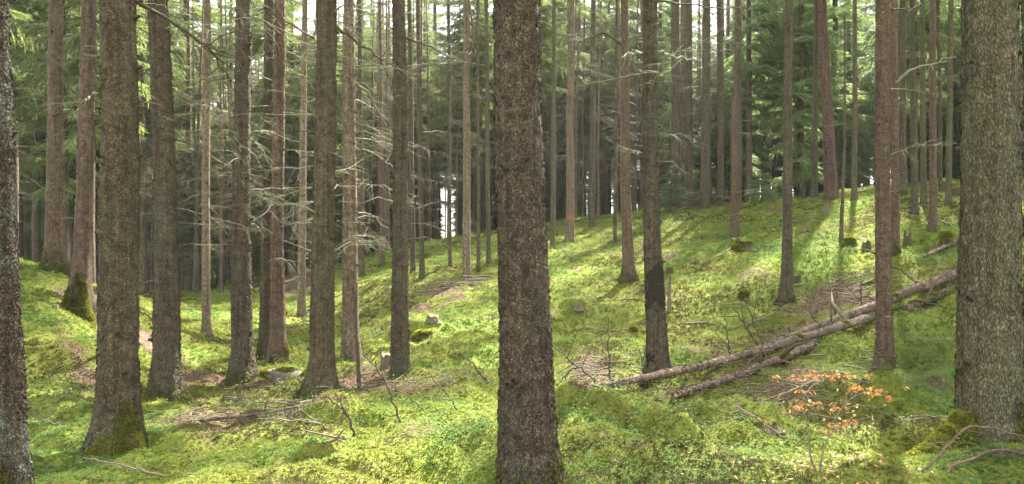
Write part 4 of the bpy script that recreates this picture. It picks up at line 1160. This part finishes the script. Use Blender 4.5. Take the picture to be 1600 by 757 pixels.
# ------------------------------------------------------------------ dead wood
def on_ground(pts, lift):
    return np.array([at(x, y) + np.array([0, 0, lift]) for x, y in pts])
def curve(P, n):
    P = np.asarray(P, float); d = np.concatenate([[0], np.cumsum(np.linalg.norm(np.diff(P, axis=0), axis=1))])
    t = np.linspace(0, d[-1], n)
    Q = np.stack([np.interp(t, d, P[:, i]) for i in range(3)], -1)
    for _ in range(3):
        Q[1:-1] = .25 * Q[:-2] + .5 * Q[1:-1] + .25 * Q[2:]
    return Q
def log(pts, w0, w1, label, m=M_LOG, straight=True, stubs=8, name="fallen_log", lift=0.0, cat="log", moss=0, rough=.14, group=None, n=30):
    """lies along the floor below the given photo points (its underside)"""
    P = on_ground(pts, 0.0)
    ra, rb = w0 * .37 * P[0][1] / F, w1 * .37 * P[-1][1] / F
    if straight and len(P) > 2:
        t = np.linspace(0, 1, len(P))[:, None]
        S = P[0] + (P[-1] - P[0]) * t
        P[:, :2] = .6 * P[:, :2] + .4 * S[:, :2]
        P[:, 2] = np.maximum(P[:, 2], .5 * P[:, 2] + .5 * S[:, 2])
    Q = curve(P, n); R_ = np.linspace(ra, rb, n)
    Q[:, 2] += R_ * .55 + lift
    o0 = Q[0].copy()
    root = thing(name, label, cat, o0, group)
    b = MB(); rs = int(abs(pts[0][0] * 3 + pts[0][1]))
    b.tube(Q - o0, R_, 14, rough=rough, seed=rs, cap=False)
    if w1 >= 11:               # loose bark plates on the big logs
        v_ = np.vstack(b.v); f_ = np.array(b.f)
        fv, ff = bark_flakes(v_, f_, None, 2600, 99, rs, (.012, .030), (.012, .030), .006, zmin=-99)
        me_ = fast_mesh("stem", np.vstack([v_, fv]), np.vstack([f_, ff + len(v_)]), [m], smooth=True)
        sm_ = np.ones(len(f_) + len(ff), bool); sm_[len(f_):] = False; me_.polygons.foreach_set("use_smooth", sm_)
        link("stem", me_, root)
    else:
        b.build("stem", [m], root)
    # pale broken or sawn end faces
    for e, k in ((0, 1), (n - 1, n - 2)):
        d = Q[e] - Q[k]; d /= np.linalg.norm(d)
        c = MB(); c.tube([Q[e] - o0 - d * .004, Q[e] - o0 + d * .012], [R_[e] * .9, R_[e] * .84], 14, rough=.1); c.build("end_face", [M_CUT if w0 > 9 else M_STUMP], root)
    r = np.random.default_rng(rs)
    for k in range(stubs):
        i = int(r.integers(2, n - 2)); d = Q[i + 1] - Q[i - 1]; d /= np.linalg.norm(d)
        a = r.uniform(-.3, PI + .3); sd = np.cross(d, [0, 0, 1]); sd /= np.linalg.norm(sd)
        dirv = sd * math.cos(a) + np.array([0, 0, 1]) * math.sin(a) + d * .3; dirv /= np.linalg.norm(dirv)
        o = link("branch_stub", DEAD[r.integers(10)] if r.random() < .55 else STUB[r.integers(4)], root)
        o.location = tuple(Q[i] - o0 + dirv * R_[i] * .8)
        o.rotation_euler = Vector(dirv).to_track_quat('X', 'Z').to_euler()
        L = r.uniform(.25, .75) * min(1.0, R_[i] * 16); o.scale = (L, L, L)
    if moss:
        bl = []
        for k in range(moss):
            i = int(r.integers(2, n - 2)); q = Q[i] - o0
            bl.append((q[0], q[1], q[2] + R_[i] * .75, R_[i] * 1.3, R_[i] * .9, R_[i] * .5))
        moss_pad(root, None, bl, n=350 * moss, size=.03)
    return root
log([(885,624),(970,620),(1060,606),(1160,575),(1260,541),(1366,503)], 13, 18, "longest fallen log, from the central trunk up to a splintered top", moss=2, stubs=18, n=44, lift=.05)
log([(1150,570),(1262,526),(1366,489),(1400,475),(1500,436)], 11, 22, "fallen log behind the longest one, running up behind the thickest trunk", moss=1, stubs=13, n=40, lift=.06)
log([(1056,636),(1100,622),(1160,604),(1210,582),(1272,553)], 12, 15, "front fallen log over the dark hollow with mossy top", moss=2, stubs=12, lift=.10)
log([(1402,492),(1450,470),(1505,452)], 12, 17, "short peeling log lying below the other log ends by the thickest trunk", M_LOGM, moss=2, stubs=4)
log([(1436,453),(1470,438),(1510,417)], 8, 12, "upper short dark log above the log ends by the thickest trunk", M_LOGM, stubs=3)
log([(1262,474),(1365,445),(1420,419),(1492,380)], 5, 8, "long thin fallen stem across the slope above the big logs", M_LOG, stubs=6, n=36)
log([(937,608),(1008,586),(1100,555)], 5, 6, "thin pale log passing behind the foot of the black patched trunk", M_LOG, stubs=3)
log([(952,519),(985,516),(1012,513)], 5, 6, "thin grey log ending at the left side of the black patched trunk", M_LOG, stubs=2)
log([(1055,508),(1105,505)], 4, 5, "thin bleached log right of the upright rotten snag", M_TWIG, stubs=1)
log([(1030,398),(1051,397)], 8, 8, "short sawn log piece touching the black patched trunk", M_LOG, stubs=0)
log([(1050,432),(1092,433)], 4, 4, "thin dark pole lying behind the little slope stumps", M_STUMP, stubs=1)
log([(1165,509),(1200,496),(1234,481)], 5, 4, "dark crooked branch lying below the lone slim slope trunk", M_STUMP, stubs=4)
log([(1215,526),(1262,516)], 4, 5, "thin broken pole lying just above the log pair", M_LOG, stubs=3)
log([(1178,337),(1226,324)], 5, 5, "fallen pole on the crest right of the broken topped snag", M_LOG, stubs=2)
log([(1085,418),(1130,402),(1165,372)], 2.5, 3.5, "thin pale stick lying from the snag's foot down the slope", M_TWIG, stubs=2)
log([(1245,346),(1320,347)], 2, 2.5, "thin straight stick lying on the moss below the leaning pine", M_TWIG, stubs=1)
log([(1340,302),(1365,296)], 6, 5, "pale log on the crest behind the smooth brown trunk", M_LOG, stubs=0)
log([(1450,302),(1492,290)], 7, 8, "dark log lying on the crest among the close row of trunks", M_LOGM, stubs=1)
log([(228,666),(330,661),(400,654),(472,636)], 7, 6, "long brown log lying through the brush heap on the left", M_LOG, stubs=8, n=36)
log([(560,443),(600,432),(640,424)], 3, 3, "thin log on the slope left shoulder near the drop", M_STUMP, stubs=1)
log([(690,452),(740,446),(775,440)], 4, 3, "thin brown pole at the foot of the lone pale slope trunk", M_LOG, stubs=5)
log([(896,634),(908,646),(923,660)], 8, 6, "short reddish rotten wood piece on the moss by the central trunk", M_ROT, stubs=0, name="wood_piece", cat="dead wood")
log([(940,470),(1000,468)], 3, 3, "thin stick below the trunk with exposed roots", M_STUMP, stubs=2)
log([(1110,481),(1150,472)], 3, 3, "thin pale stick lying left of the dark mossy stump", M_TWIG, stubs=1)

# thin loose branches: photo points, at the distance of the foot point
def stick(pts, foot, w, label, m=M_TWIGD, side=5, seed=0, name="fallen_branch", group=None, dy=0.06, cat="branch", arch=True):
    p = at(*foot); Y = p[1]
    P = np.array([world(x, y, Y + dy * i) for i, (x, y) in enumerate(pts)])
    Q = curve(P, 16)
    r = np.random.default_rng(seed + int(pts[0][0])); Q[1:-1] += r.normal(0, .006, Q[1:-1].shape) * (Y / 6)
    o0 = Q[-1].copy()
    root = thing(name, label, cat, o0, group)
    R_ = w * .5 * Y / F
    b = MB(); b.tube(Q - o0, R_ * (.45 + .55 * np.linspace(0, 1, 16)), 7, rough=.12, seed=seed); b.build("stem", m, root)
    for k in range(side):
        i = r.integers(1, 13); d = Q[i] - Q[i + 1]; d /= np.linalg.norm(d)
        L = (.08 + .22 * r.random()) * Y / 6
        e = Q[i] + (d * .6 + r.normal(0, .5, 3) * np.array([1, .6, 1])) * L
        c = MB(); c.tube([Q[i] - o0, (Q[i] + e) / 2 - o0 + r.normal(0, .012, 3), e - o0], [R_ * .5, R_ * .4, R_ * .15], 4, cap=False)
        c.build("side_twig", m, root)
    return root
stick([(569,554),(600,590),(627,664)], (627,666), 4, "dark bare branch stuck upright in the moss before the tall cut stump", side=7)
stick([(610,601),(640,622),(666,645)], (666,647), 3, "short dark branch leaning beside the upright stuck branch", side=3)
stick([(675,589),(700,618),(726,655)], (726,657), 3, "bent greenish branch leaning left of the central trunk", M_OLIVE, side=5)
stick([(508,618),(545,651),(553,682)], (553,683), 5, "dark curved branch standing in moss before the thick brown trunk", side=6)
stick([(405,678),(425,661),(475,656),(528,672)], (528,674), 4, "brown arched branch lying over the green moss below the brush heap", M_TWIG, side=5)
stick([(720,552),(742,572),(764,600)], (764,603), 3, "dark twiggy branch at the left outline of the central trunk", side=5)
stick([(863,540),(923,588),(939,612)], (939,614), 4, "mossy leaning branch at the right outline of the central trunk", M_OLIVE, side=6)
stick([(866,610),(880,590),(905,570)], (866,614), 3, "crossed dark branch behind the central trunk's right outline", side=4)
stick([(951,495),(950,525),(954,612)], (954,614), 3, "thin upright dead stem left of the black patched trunk", side=7)
stick([(1006,540),(1007,570),(1006,602)], (1006,604), 3, "thin upright dead stem close to the black patched trunk's foot", side=4)
stick([(1133,495),(1136,525),(1145,568)], (1145,572), 3, "dark upright branch rising from the fallen logs' middle", side=5)
stick([(1146,481),(1168,515),(1191,553)], (1191,557), 3, "dark slanting branch of the fan above the log pair", side=6)
stick([(1165,470),(1180,510),(1196,548)], (1196,552), 2.5, "thin slanting branch next to the fan above the log pair", side=6)
stick([(1306,450),(1306,480),(1306,512)], (1306,514), 2.5, "thin upright twig standing between the log pair and the slim stem", side=3)
stick([(1345,430),(1345,460),(1345,488)], (1345,490), 2.5, "thin upright twig left of the smooth brown trunk", side=2)
stick([(1255,478),(1275,500),(1290,526)], (1290,528), 2.5, "slanting twig over the middle of the log pair", side=4)
stick([(1393,416),(1420,432),(1446,450)], (1446,456), 3, "pale green slanting branch resting on the log ends", M_OLIVE, side=2)
stick([(1600,682),(1544,665),(1518,664),(1497,675),(1466,714),(1440,738)], (1440,740), 4.2, "upper arched brown branch before the thickest trunk's mossy foot", M_BROWN, side=6, dy=-.03)
stick([(1604,712),(1581,703),(1552,703),(1518,714),(1471,741)], (1471,743), 4.2, "lower arched brown branch before the thickest trunk's mossy foot", M_BROWN, side=8, dy=-.02)
stick([(1564,693),(1582,710),(1604,730)], (1600,735), 4, "straight stick crossing the two arched branches at the right", M_BROWN, side=4, dy=0)
stick([(1400,662),(1440,652),(1470,650),(1492,655)], (1400,668), 4, "bent pale branch touching the moss covered root of the thickest trunk", M_TWIG, side=6)
stick([(130,716),(180,724),(255,744)], (255,746), 4, "thin brown branch on the moss below the yellow mossed root", M_TWIG, side=4, dy=-.01)
stick([(175,728),(200,734),(228,739)], (228,741), 3, "short second branch lying along the one below the mossed root", M_TWIG, side=1, dy=-.01)
stick([(52,652),(90,664),(132,682)], (132,684), 3, "thin pale branch lying left of the thick lichened trunk", M_TWIG, side=5)
stick([(85,640),(95,622),(112,608)], (85,644), 2.5, "small upturned branch in the bilberry behind the edge trunk", M_TWIG, side=5)
stick([(505,692),(528,686),(540,684)], (505,694), 7, "short grey driftlike branch by the round moss mound", M_STUMP, side=3, dy=.02)
stick([(605,690),(622,680),(640,676)], (605,694), 3, "small pale curved branch in the moss between mound and centre trunk", M_TWIG, side=2)
stick([(460,614),(420,622),(395,628)], (460,618), 3, "brown branch curving from the stone towards the brush heap", M_TWIG, side=4)
stick([(690,590),(720,602),(748,612)], (748,616), 3, "pale branch bleached grey on the moss left of the central trunk", M_LICHTWIG, side=7)
stick([(1460,337),(1468,345),(1484,352)], (1484,354), 4, "white fallen branch near the lowest trunk of the close row", M_TWIG, side=3)
stick([(875,385),(888,400),(897,412)], (897,414), 2.5, "thin branch lying downhill of the paint marked trunk", M_TWIG, side=2)
stick([(1210,625),(1230,612),(1262,600),(1280,596)], (1210,660), 4, "grey forked branch arching over the hollow behind the sapling", M_TWIG, side=9)
stick([(1160,655),(1190,640),(1225,628)], (1160,662), 3, "thin branch in the hollow under the front fallen log", M_TWIG, side=6)
stick([(1150,640),(1185,655),(1232,690)], (1232,694), 4, "pale crooked branch left of the beech sapling", M_TWIG, side=7)

# heaps of brush
def heap(pts, spread, n, L, label, m=M_TWIG, height=.12, name="brush_heap", curv=.3):
    b = MB(); r = np.random.default_rng(int(pts[0][0]))
    P = on_ground(pts, 0); o0 = P.mean(0)
    for k in range(n):
        u = r.random() * (len(P) - 1); i = int(u); c = P[i] + (P[min(i + 1, len(P) - 1)] - P[i]) * (u - i)
        c = c + np.array([np.clip(r.normal(0, spread[0]), -1.6 * spread[0], 1.6 * spread[0]), np.clip(r.normal(0, spread[1]), -1.5 * spread[1], 1.5 * spread[1]), 0])
        c[2] = h1(c[0:1], c[1:2])[0] + r.random() ** 2 * height + .03
        a = r.normal(0, .6) + (PI if r.random() < .5 else 0); l = L * (.3 + r.random())
        d = np.array([math.cos(a), math.sin(a), r.normal(0, .12)])
        t = np.linspace(-.5, .5, 6)[:, None]
        Q = c + d * l * t + np.array([0, 0, 1]) * (curv * l * (.25 - t ** 2)) * (r.random() - .3) + r.normal(0, .015 * l, (6, 3))
        gz = hf(Q[:, 0], Q[:, 1]); Q[:, 2] = np.maximum(Q[:, 2], gz + .012)
        R_ = (.003 + .006 * r.random() ** 2) * (P[0][1] / 7)
        b.tube(Q - o0, R_ * (1 - .6 * np.linspace(0, 1, 6)), 4, cap=False)
    o = b.build(name, m); o.location = tuple(o0)
    return tag(o, label, "brush")
heap([(240,672),(330,660),(400,654),(470,632)], (.25, .15), 70, .34, "tangled heap of brown dead brush behind the yellow mossed root", height=.20)
heap([(490,612),(560,612),(640,605),(700,600)], (.3, .2), 60, .3, "scatter of thin dry brush between the thick brown and stump side trunks", height=.10)
heap([(1060,330),(1085,326),(1105,324),(1125,325)], (.5, .3), 70, 1.8, "arched heap of grey branches on the crest below the sky slot", height=.55, curv=.9, m=M_STUMP)
heap([(1040,600),(1100,605),(1160,590),(1210,575)], (.35, .25), 46, .5, "dry brush caught around the fallen logs' lower ends", height=.22, m=M_BROWN)
heap([(1200,640),(1260,630),(1330,635)], (.42, .24), 170, .5, "twigs in the hollow behind the beech sapling, dark to paint its shade", m=M_TWIGD, height=.32)  # brush packed denser and darker to stand in for the hollow's shade
heap([(1270,470),(1310,462),(1350,456)], (.5, .4), 50, .6, "curled dry brush on the slope above the log pair", height=.22, curv=1.2)
heap([(1540,735),(1575,725),(1600,745)], (.12, .1), 60, .3, "knot of fine dead twigs in the corner before the thickest trunk", height=.12, m=M_TWIGD)
heap([(700,450),(740,446),(770,444)], (.7, .35), 50, .8, "thin brush around the foot of the lone pale slope trunk", height=.12)
heap([(890,600),(930,590),(960,580)], (.3, .3), 50, .5, "brown twigs on bare litter right of the central trunk", height=.12)

def stump(base, wpx, hpx, label, m=M_STUMP, top=M_CUT, jag=.0, name="tree_stump", moss=0):
    wpx, hpx = wpx * 1.2, hpx * 1.2
    p = at(*base); s = p[1] / F; R = wpx * .5 * s; H = hpx * s
    root = thing(name, label, "stump", p)
    r = np.random.default_rng(int(base[0] + base[1])); seg = 24
    ang = np.arange(seg) / seg * 2 * PI; v = []
    lob = .12 * np.sin(ang * 3 + r.random() * 6) + .08 * np.sin(ang * 5 + r.random() * 6)
    zs = np.array([-.15, 0, .25, .6, .9, 1.0]); rr = np.array([1.5, 1.32, 1.12, 1.02, .98, .90])
    jz = jag * H * (vnoise(ang * 2, ang * 0, int(base[0]), 13) - .5)
    for z, q in zip(zs, rr):
        rad = R * q * (1 + lob * (1.3 - .8 * max(z, 0)))
        v.append(np.stack([rad * np.cos(ang), rad * np.sin(ang), H * z + jz * max(z, 0)], -1))
    v = np.vstack(v); f = []
    for i in range(len(zs) - 1):
        for k in range(seg):
            f.append((i * seg + k, i * seg + (k + 1) % seg, (i + 1) * seg + (k + 1) % seg, (i + 1) * seg + k))
    mesh_obj("bark", v, f, m, root)
    T = v[-seg:] * np.array([.98, .98, 1]); c = np.array([[0, 0, H * (.97 - jag * .3)]])
    I = T * np.array([.5, .5, 1]); I[:, 2] = (T[:, 2] + c[0, 2]) / 2
    vv = np.vstack([T, I, c]); ff = []
    for k in range(seg):
        k2 = (k + 1) % seg; ff.append((k, k2, seg + k2, seg + k)); ff.append((seg + k, seg + k2, 2 * seg))
    mesh_obj("cut_face", vv, ff, top, root)
    if moss:
        moss_pad(root, None, [(0, 0, H * .92, R * .95, R * .95, H * .2), (-R * .6, -R * .5, H * .35, R * .6, R * .6, H * .4)], n=500, size=.03 * max(1, p[1] / 8))
    return root
stump((677,503), 15, 8, "low pale freshly cut stump on the bright slope", jag=.35)
stump((606,586), 17, 26, "tall pale cut stump leaning against the straight brown trunk", m=M_STUMP, jag=.25)
stump((1163,470), 12, 12, "dark mossy stump alone on the slope left of the slim trunk", M_DSTUMP, M_DSTUMP, .4, moss=1)
stump((1246,446), 9, 13, "small dark stump right behind the lone slim slope trunk", M_DSTUMP, M_DSTUMP, .5)
stump((1046,432), 9, 12, "little brown stump right of the black patched trunk", M_DSTUMP, M_DSTUMP, .3)
stump((1089,417), 8, 9, "little stump with a pole lying at its side", M_STUMP, M_DSTUMP, .3)
stump((905,484), 10, 9, "small grey stump on the sunny slope right of the central trunk", M_STUMP, M_STUMP, .2)
stump((990,525), 9, 10, "small mossy pale stump under the thin grey log", M_STUMP, M_YMOSS, .3, moss=1)
stump((1327,385), 15, 10, "broad dark low stump on the slope below the spindly stem", M_DSTUMP, M_DSTUMP, .5, moss=1)
stump((1354,389), 10, 9, "dark ragged stump left of the smooth brown trunk", M_DSTUMP, M_DSTUMP, .7)
stump((1291,334), 7, 12, "small pointed stump just below the leaning pine", M_STUMP, M_STUMP, .9)
stump((1418,384), 9, 16, "dark knobby stump right of the half covered trunk", M_DSTUMP, M_DSTUMP, .6)
stump((1479,382), 14, 14, "rounded dark stump above the long thin stem by the thickest trunk", M_DSTUMP, M_DSTUMP, .4, moss=1)
stump((1474,300), 10, 12, "dark stump on the crest among the close row of trunks", M_DSTUMP, M_STUMP, .3)
stump((1493,308), 9, 12, "dark stump on the crest touching the thickest trunk's outline", M_DSTUMP, M_STUMP, .3)
stump((1160,390), 26, 11, "broad dark root plate with moss below the broken topped snag", M_DSTUMP, M_DSTUMP, .8, name="root_stump", moss=1)
stump((1014,446), 9, 7, "small dark stump just left of the black patched trunk", M_DSTUMP, M_DSTUMP, .4)
stump((1190,672), 34, 13, "rotten brown stump end with moss, left of the beech sapling", M_STUMP, M_ROT, .35, moss=1, name="rotten_stump")
stump((384,498), 12, 8, "grey stump base on the valley moss behind the lichen footed trunk", M_STUMP, M_STUMP, .5)
stump((122,469), 3, 2, "tiny dark twig stump on the left bank", M_DSTUMP, M_DSTUMP, .5) if False else None
stump((87,487), 7, 8, "small brown stump on the left bank's litter strip", M_STUMP, M_STUMP, .6)
stump((442,497), 9, 10, "yellow mossed stump knob by the thin grey valley trunk", M_DSTUMP, M_YMOSS, .4, moss=1)
stump((664,526), 24, 7, "large decayed stump overgrown with moss below the pale cut stump", M_DSTUMP, M_DSTUMP, .7, moss=1, name="rotten_stump")
stump((380,590 + 35), 7, 9, "small reddish wood stub before the lichen footed trunk", M_STUMP, M_ROT, .8)

# mossy stone
def stone(base, wpx, hpx, label):
    p = at(*base); s = p[1] / F
    root = thing("mossy_stone", label, "stone", p)
    a, b, c = wpx * .5 * s, wpx * .3 * s, hpx * s
    nu, nv = 28, 14; V = []
    for i in range(nv + 1):
        th = PI * i / nv
        for k in range(nu):
            ph = 2 * PI * k / nu
            q = 1 + .35 * (vnoise(np.array([ph / (2 * PI) * 6]), np.array([th * 1.6]), 12, 6)[0] - .5)
            sx = math.copysign(abs(math.cos(ph)) ** .8, math.cos(ph)); sy = math.copysign(abs(math.sin(ph)) ** .8, math.sin(ph))
            V.append((a * q * math.sin(th) ** .7 * sx, b * q * math.sin(th) ** .7 * sy, c * .45 + c * .62 * math.copysign(abs(math.cos(th)) ** .6, math.cos(th)) + .12 * c * math.sin(ph * 2)))
    f = [(i * nu + k, (i + 1) * nu + k, (i + 1) * nu + (k + 1) % nu, i * nu + (k + 1) % nu) for i in range(nv) for k in range(nu)]
    mesh_obj("rock", V, f, M_STONE, root, smooth=False)
    moss_pad(root, None, [(-a * .45, 0, c * .95, a * .5, b * .8, c * .22), (a * .25, .02, c * .98, a * .45, b * .7, c * .18)], n=900, size=.028)
stone((436,596), 66, 17, "flat reddish stone capped with moss at the foot of the slender trunk")

# earth bank in the valley, its shade mixed into the dark soil colour
def earth_bank():
    p = at(470, 478); s = p[1] / F
    nx_, nz_ = 60, 14; V = []
    Yb = 33.0
    for i in range(nx_):
        u = i / (nx_ - 1); px = 425 + u * 140
        for k in range(nz_):
            q = k / (nz_ - 1)
            top = 452 - 22 * math.sin(min(1, u * 1.5) * PI / 2) - 12 * u
            w = world(px, 470 - u * 20 + (top - 470 + u * 20) * q, Yb + 2.4 * q ** 1.5)
            w[1] += 1.0 * (vnoise(np.array([u * 9]), np.array([q * 3]), 5)[0] - .5)
            w[2] += .25 * (vnoise(np.array([u * 14]), np.array([q * 4]), 6)[0] - .5)
            V.append(w)
        V.append(world(px, top + 14, Yb + 7)); 
    m = nz_ + 1
    f = [(i * m + k, (i + 1) * m + k, (i + 1) * m + k + 1, i * m + k + 1) for i in range(nx_ - 1) for k in range(nz_)]
    o = mesh_obj("earth_bank", V, f, M_SOIL); o["kind"] = "structure"
earth_bank()

# ------------------------------------------------------------------ beech sapling with last year's leaves
def leaf_quad(c, d, nrm, L, Wd):
    s = np.cross(d, nrm); s /= np.linalg.norm(s) + 1e-9
    n2 = np.cross(s, d)
    u = n2 * Wd * .22
    return [c, c + d * L * .3 + s * Wd * .5 + u, c + d * L * .7 + s * Wd * .42 + u * .6, c + d * L - n2 * L * .16, c + d * L * .7 - s * Wd * .42 + u * .6, c + d * L * .3 - s * Wd * .5 + u]
def sapling():
    p = at(1281, 745); Y = p[1]
    root = thing("beech_sapling", "small beech sapling with orange withered leaves in the sunny foreground", "sapling", p)
    def W3(x, y, dy=0): return world(x, y, Y + dy) - p
    b = MB()
    stems = [[(1280,750,0),(1284,713,.02),(1292,682,.05),(1301,672,.08),(1320,664,.1)], [(1281,748,0),(1262,716,-.02),(1267,687,-.04),(1259,646,-.02),(1251,630,0),(1240,622,.05)],
             [(1259,646,-.02),(1240,640,.1),(1228,646,.15)], [(1292,682,.05),(1310,640,.15),(1340,612,.25),(1390,606,.3)], [(1251,630,0),(1262,604,.12),(1290,588,.22),(1330,584,.3),(1366,588,.36)],
             [(1310,640,.15),(1350,632,.05),(1386,640,.0)], [(1262,604,.12),(1240,596,.2),(1205,590,.3)], [(1259,646,-.02),(1275,636,-.1),(1300,632,-.16)], [(1301,672,.08),(1330,658,.0),(1362,652,-.05)]]
    for i, st in enumerate(stems):
        Q = curve([W3(*q) for q in st], 10)
        r0 = .0085 if i < 2 else .0045
        b.tube(Q, r0 * (1 - .65 * np.linspace(0, 1, 10)), 5)
    b.build("stem", M_TWIG, root)
    r = np.random.default_rng(5)
    sprays = [(1250,590,22,8,16,.18),(1275,586,26,8,22,.22),(1305,588,22,8,18,.25),(1330,586,14,6,8,.3),(1362,587,8,5,4,.36),(1335,606,26,9,26,.25),(1365,612,22,12,24,.2),(1385,622,12,14,14,.15),(1258,610,20,8,12,.12),
              (1245,634,22,9,18,0),(1275,632,26,10,20,-.05),(1300,636,18,10,10,-.1),(1310,662,30,10,18,.03),(1335,656,18,8,10,0),(1290,672,14,8,6,.05),(1210,590,10,6,5,.3),(1330,636,20,8,8,.1),(1240,642,14,8,6,0),(1412,604,5,4,3,.3)]
    for cx, cy, a, c, n, dy in sprays:
        V, f, T = [], [], []
        for k in range(int(n * .95)):
            q = W3(cx + r.normal(0, a * .5), cy + r.normal(0, c * .38), dy + r.normal(0, .05))
            az = r.random() * 6.28; d = np.array([math.cos(az), math.sin(az), -.25 - .5 * r.random()]); d /= np.linalg.norm(d)
            nrm = np.array([r.normal(0, .5), r.normal(0, .5), 1]); i0 = len(V)
            V += leaf_quad(q, d, nrm,   .035 * (.6 + .7 * r.random()), .019 * (.8 + .5 * r.random()))
            f += [(i0, i0 + 1, i0 + 2, i0 + 3), (i0, i0 + 3, i0 + 4, i0 + 5)]; T += [min(1, max(0, r.normal(.5, .25)))] * 2
        link("leaves", fast_mesh("leaves", np.array(V), np.array(f), M_BEECHL, np.array(T)), root)
sapling()

# little leafy seedlings in the foreground
def seedling(base, hpx, label, n=9):
    p = at(*base); s = p[1] / F; H = hpx * s
    root = thing("seedling", label, "plant", p)
    b = MB(); b.tube([(0, 0, -.02), (.004, 0, H * .5), (0, .003, H)], [.003, .0022, .001], 5); b.build("stem", M_OLIVE, root)
    r = np.random.default_rng(int(base[0])); V, f, T = [], [], []
    for k in range(n):
        z = H * (.35 + .65 * k / (n - 1)); az = k * 2.4; d = np.array([math.cos(az), math.sin(az), .35]); i0 = len(V)
        V += leaf_quad(np.array([0, 0, z]), d / np.linalg.norm(d), np.array([0, 0, 1.0]) + r.normal(0, .2, 3), .05 * H / .2, .028 * H / .2)
        f += [(i0, i0 + 1, i0 + 2, i0 + 3), (i0, i0 + 3, i0 + 4, i0 + 5)]; T += [.5 + .4 * r.random()] * 2
    link("leaves", fast_mesh("leaves", np.array(V), np.array(f), M_BERRY, np.array(T)), root)
seedling((1044,745), 46, "pale green leafy seedling in the moss right of the central trunk")
seedling((1070,722), 30, "small low seedling behind the pale leafy one")
seedling((1404,650), 22, "light green seedling in shade before the thickest trunk's mossy root")
seedling((1416,672), 18, "lowest light green seedling beside the moss covered root")
seedling((412,735), 40, "thin faint seedling in the moss left of the round moss mound")


# ------------------------------------------------------------------ far-off wood: one mass behind the single trees
def far_wood():
    V, T = [], []; r = np.random.default_rng(77); tb = MB(); n = 0
    while n < 105:
        px = r.uniform(-180, 1800); y = r.uniform(57, 86); x = (px - CX) * y / F
        if (672 < px < 722 or 1060 < px < 1096 or 288 < px < 312) and r.random() < .75: continue
        z0 = float(h1(np.array([x]), np.array([y]))[0]); n += 1
        top = r.uniform(23, 31); rows = bough_list(2000 + n, r.uniform(1, 8), top, r.uniform(2.2, 3.0), .7, 5)
        for z, az, L, pt in rows:
            q, t = MED[r.integers(len(MED))]
            q = (q.mean(1, keepdims=True) + (q - q.mean(1, keepdims=True)) * 1.5) * L
            c, s_ = math.cos(pt), math.sin(pt)
            q = q @ np.array([[c, 0, s_], [0, 1, 0], [-s_, 0, c]]) @ rotz(az).T + np.array([x, y, z0 + z])
            V.append(q.reshape(-1, 3)); T.append(np.clip(t + (r.random() - .5) * .4, 0, 1))
        tb.tube([(x, y, z0 - .3), (x + .1, y, z0 + 8), (x, y, z0 + top)], [.19, .14, .02], 7)
        for q in range(2):     # thin bare stems between
            xs, ys = x + r.normal(0, 3), y + r.normal(0, 4); zs = float(h1(np.array([xs]), np.array([ys]))[0])
            if ys > 52: tb.tube([(xs, ys, zs - .3), (xs + r.normal(0, .15), ys, zs + 9), (xs, ys, zs + 18)], [.11, .08, .02], 6)
    V = np.vstack(V); T = np.concatenate(T)
    tv = np.vstack(tb.v); tf = np.array([q for q in tb.f if len(q) == 4])
    fq = np.vstack([np.arange(len(V)).reshape(-1, 4), tf + len(V)])
    mi = np.concatenate([np.zeros(len(V) // 4, int), np.ones(len(tf), int)])
    o = link("far_wood", fast_mesh("far_wood", np.vstack([V, tv]), fq, [M_NEEDLE, M_FAR], np.concatenate([T, np.zeros(len(tf))]), mi=mi))
    tag(o, "far-off spruce wood closing the view behind all the single trees", "wood", kind="stuff")
far_wood()

# ------------------------------------------------------------------ air: a trace of haze among the far trees
def haze():
    m, t, o = mat("haze_air")
    v = N(t, "ShaderNodeVolumePrincipled"); v.inputs["Density"].default_value = .00045; v.inputs["Color"].default_value = (.95, .97, .92, 1)
    t.links.new(v.outputs[0], o.inputs["Volume"])
    x, y0, y1, z0, z1 = 95, -62, 99, -14, 40
    V = [(-x,y0,z0),(x,y0,z0),(x,y1,z0),(-x,y1,z0),(-x,y0,z1),(x,y0,z1),(x,y1,z1),(-x,y1,z1)]
    ob = mesh_obj("haze", V, [(0,3,2,1),(4,5,6,7),(0,1,5,4),(1,2,6,5),(2,3,7,6),(3,0,4,7)], m, smooth=False); ob["kind"] = "stuff"
haze()
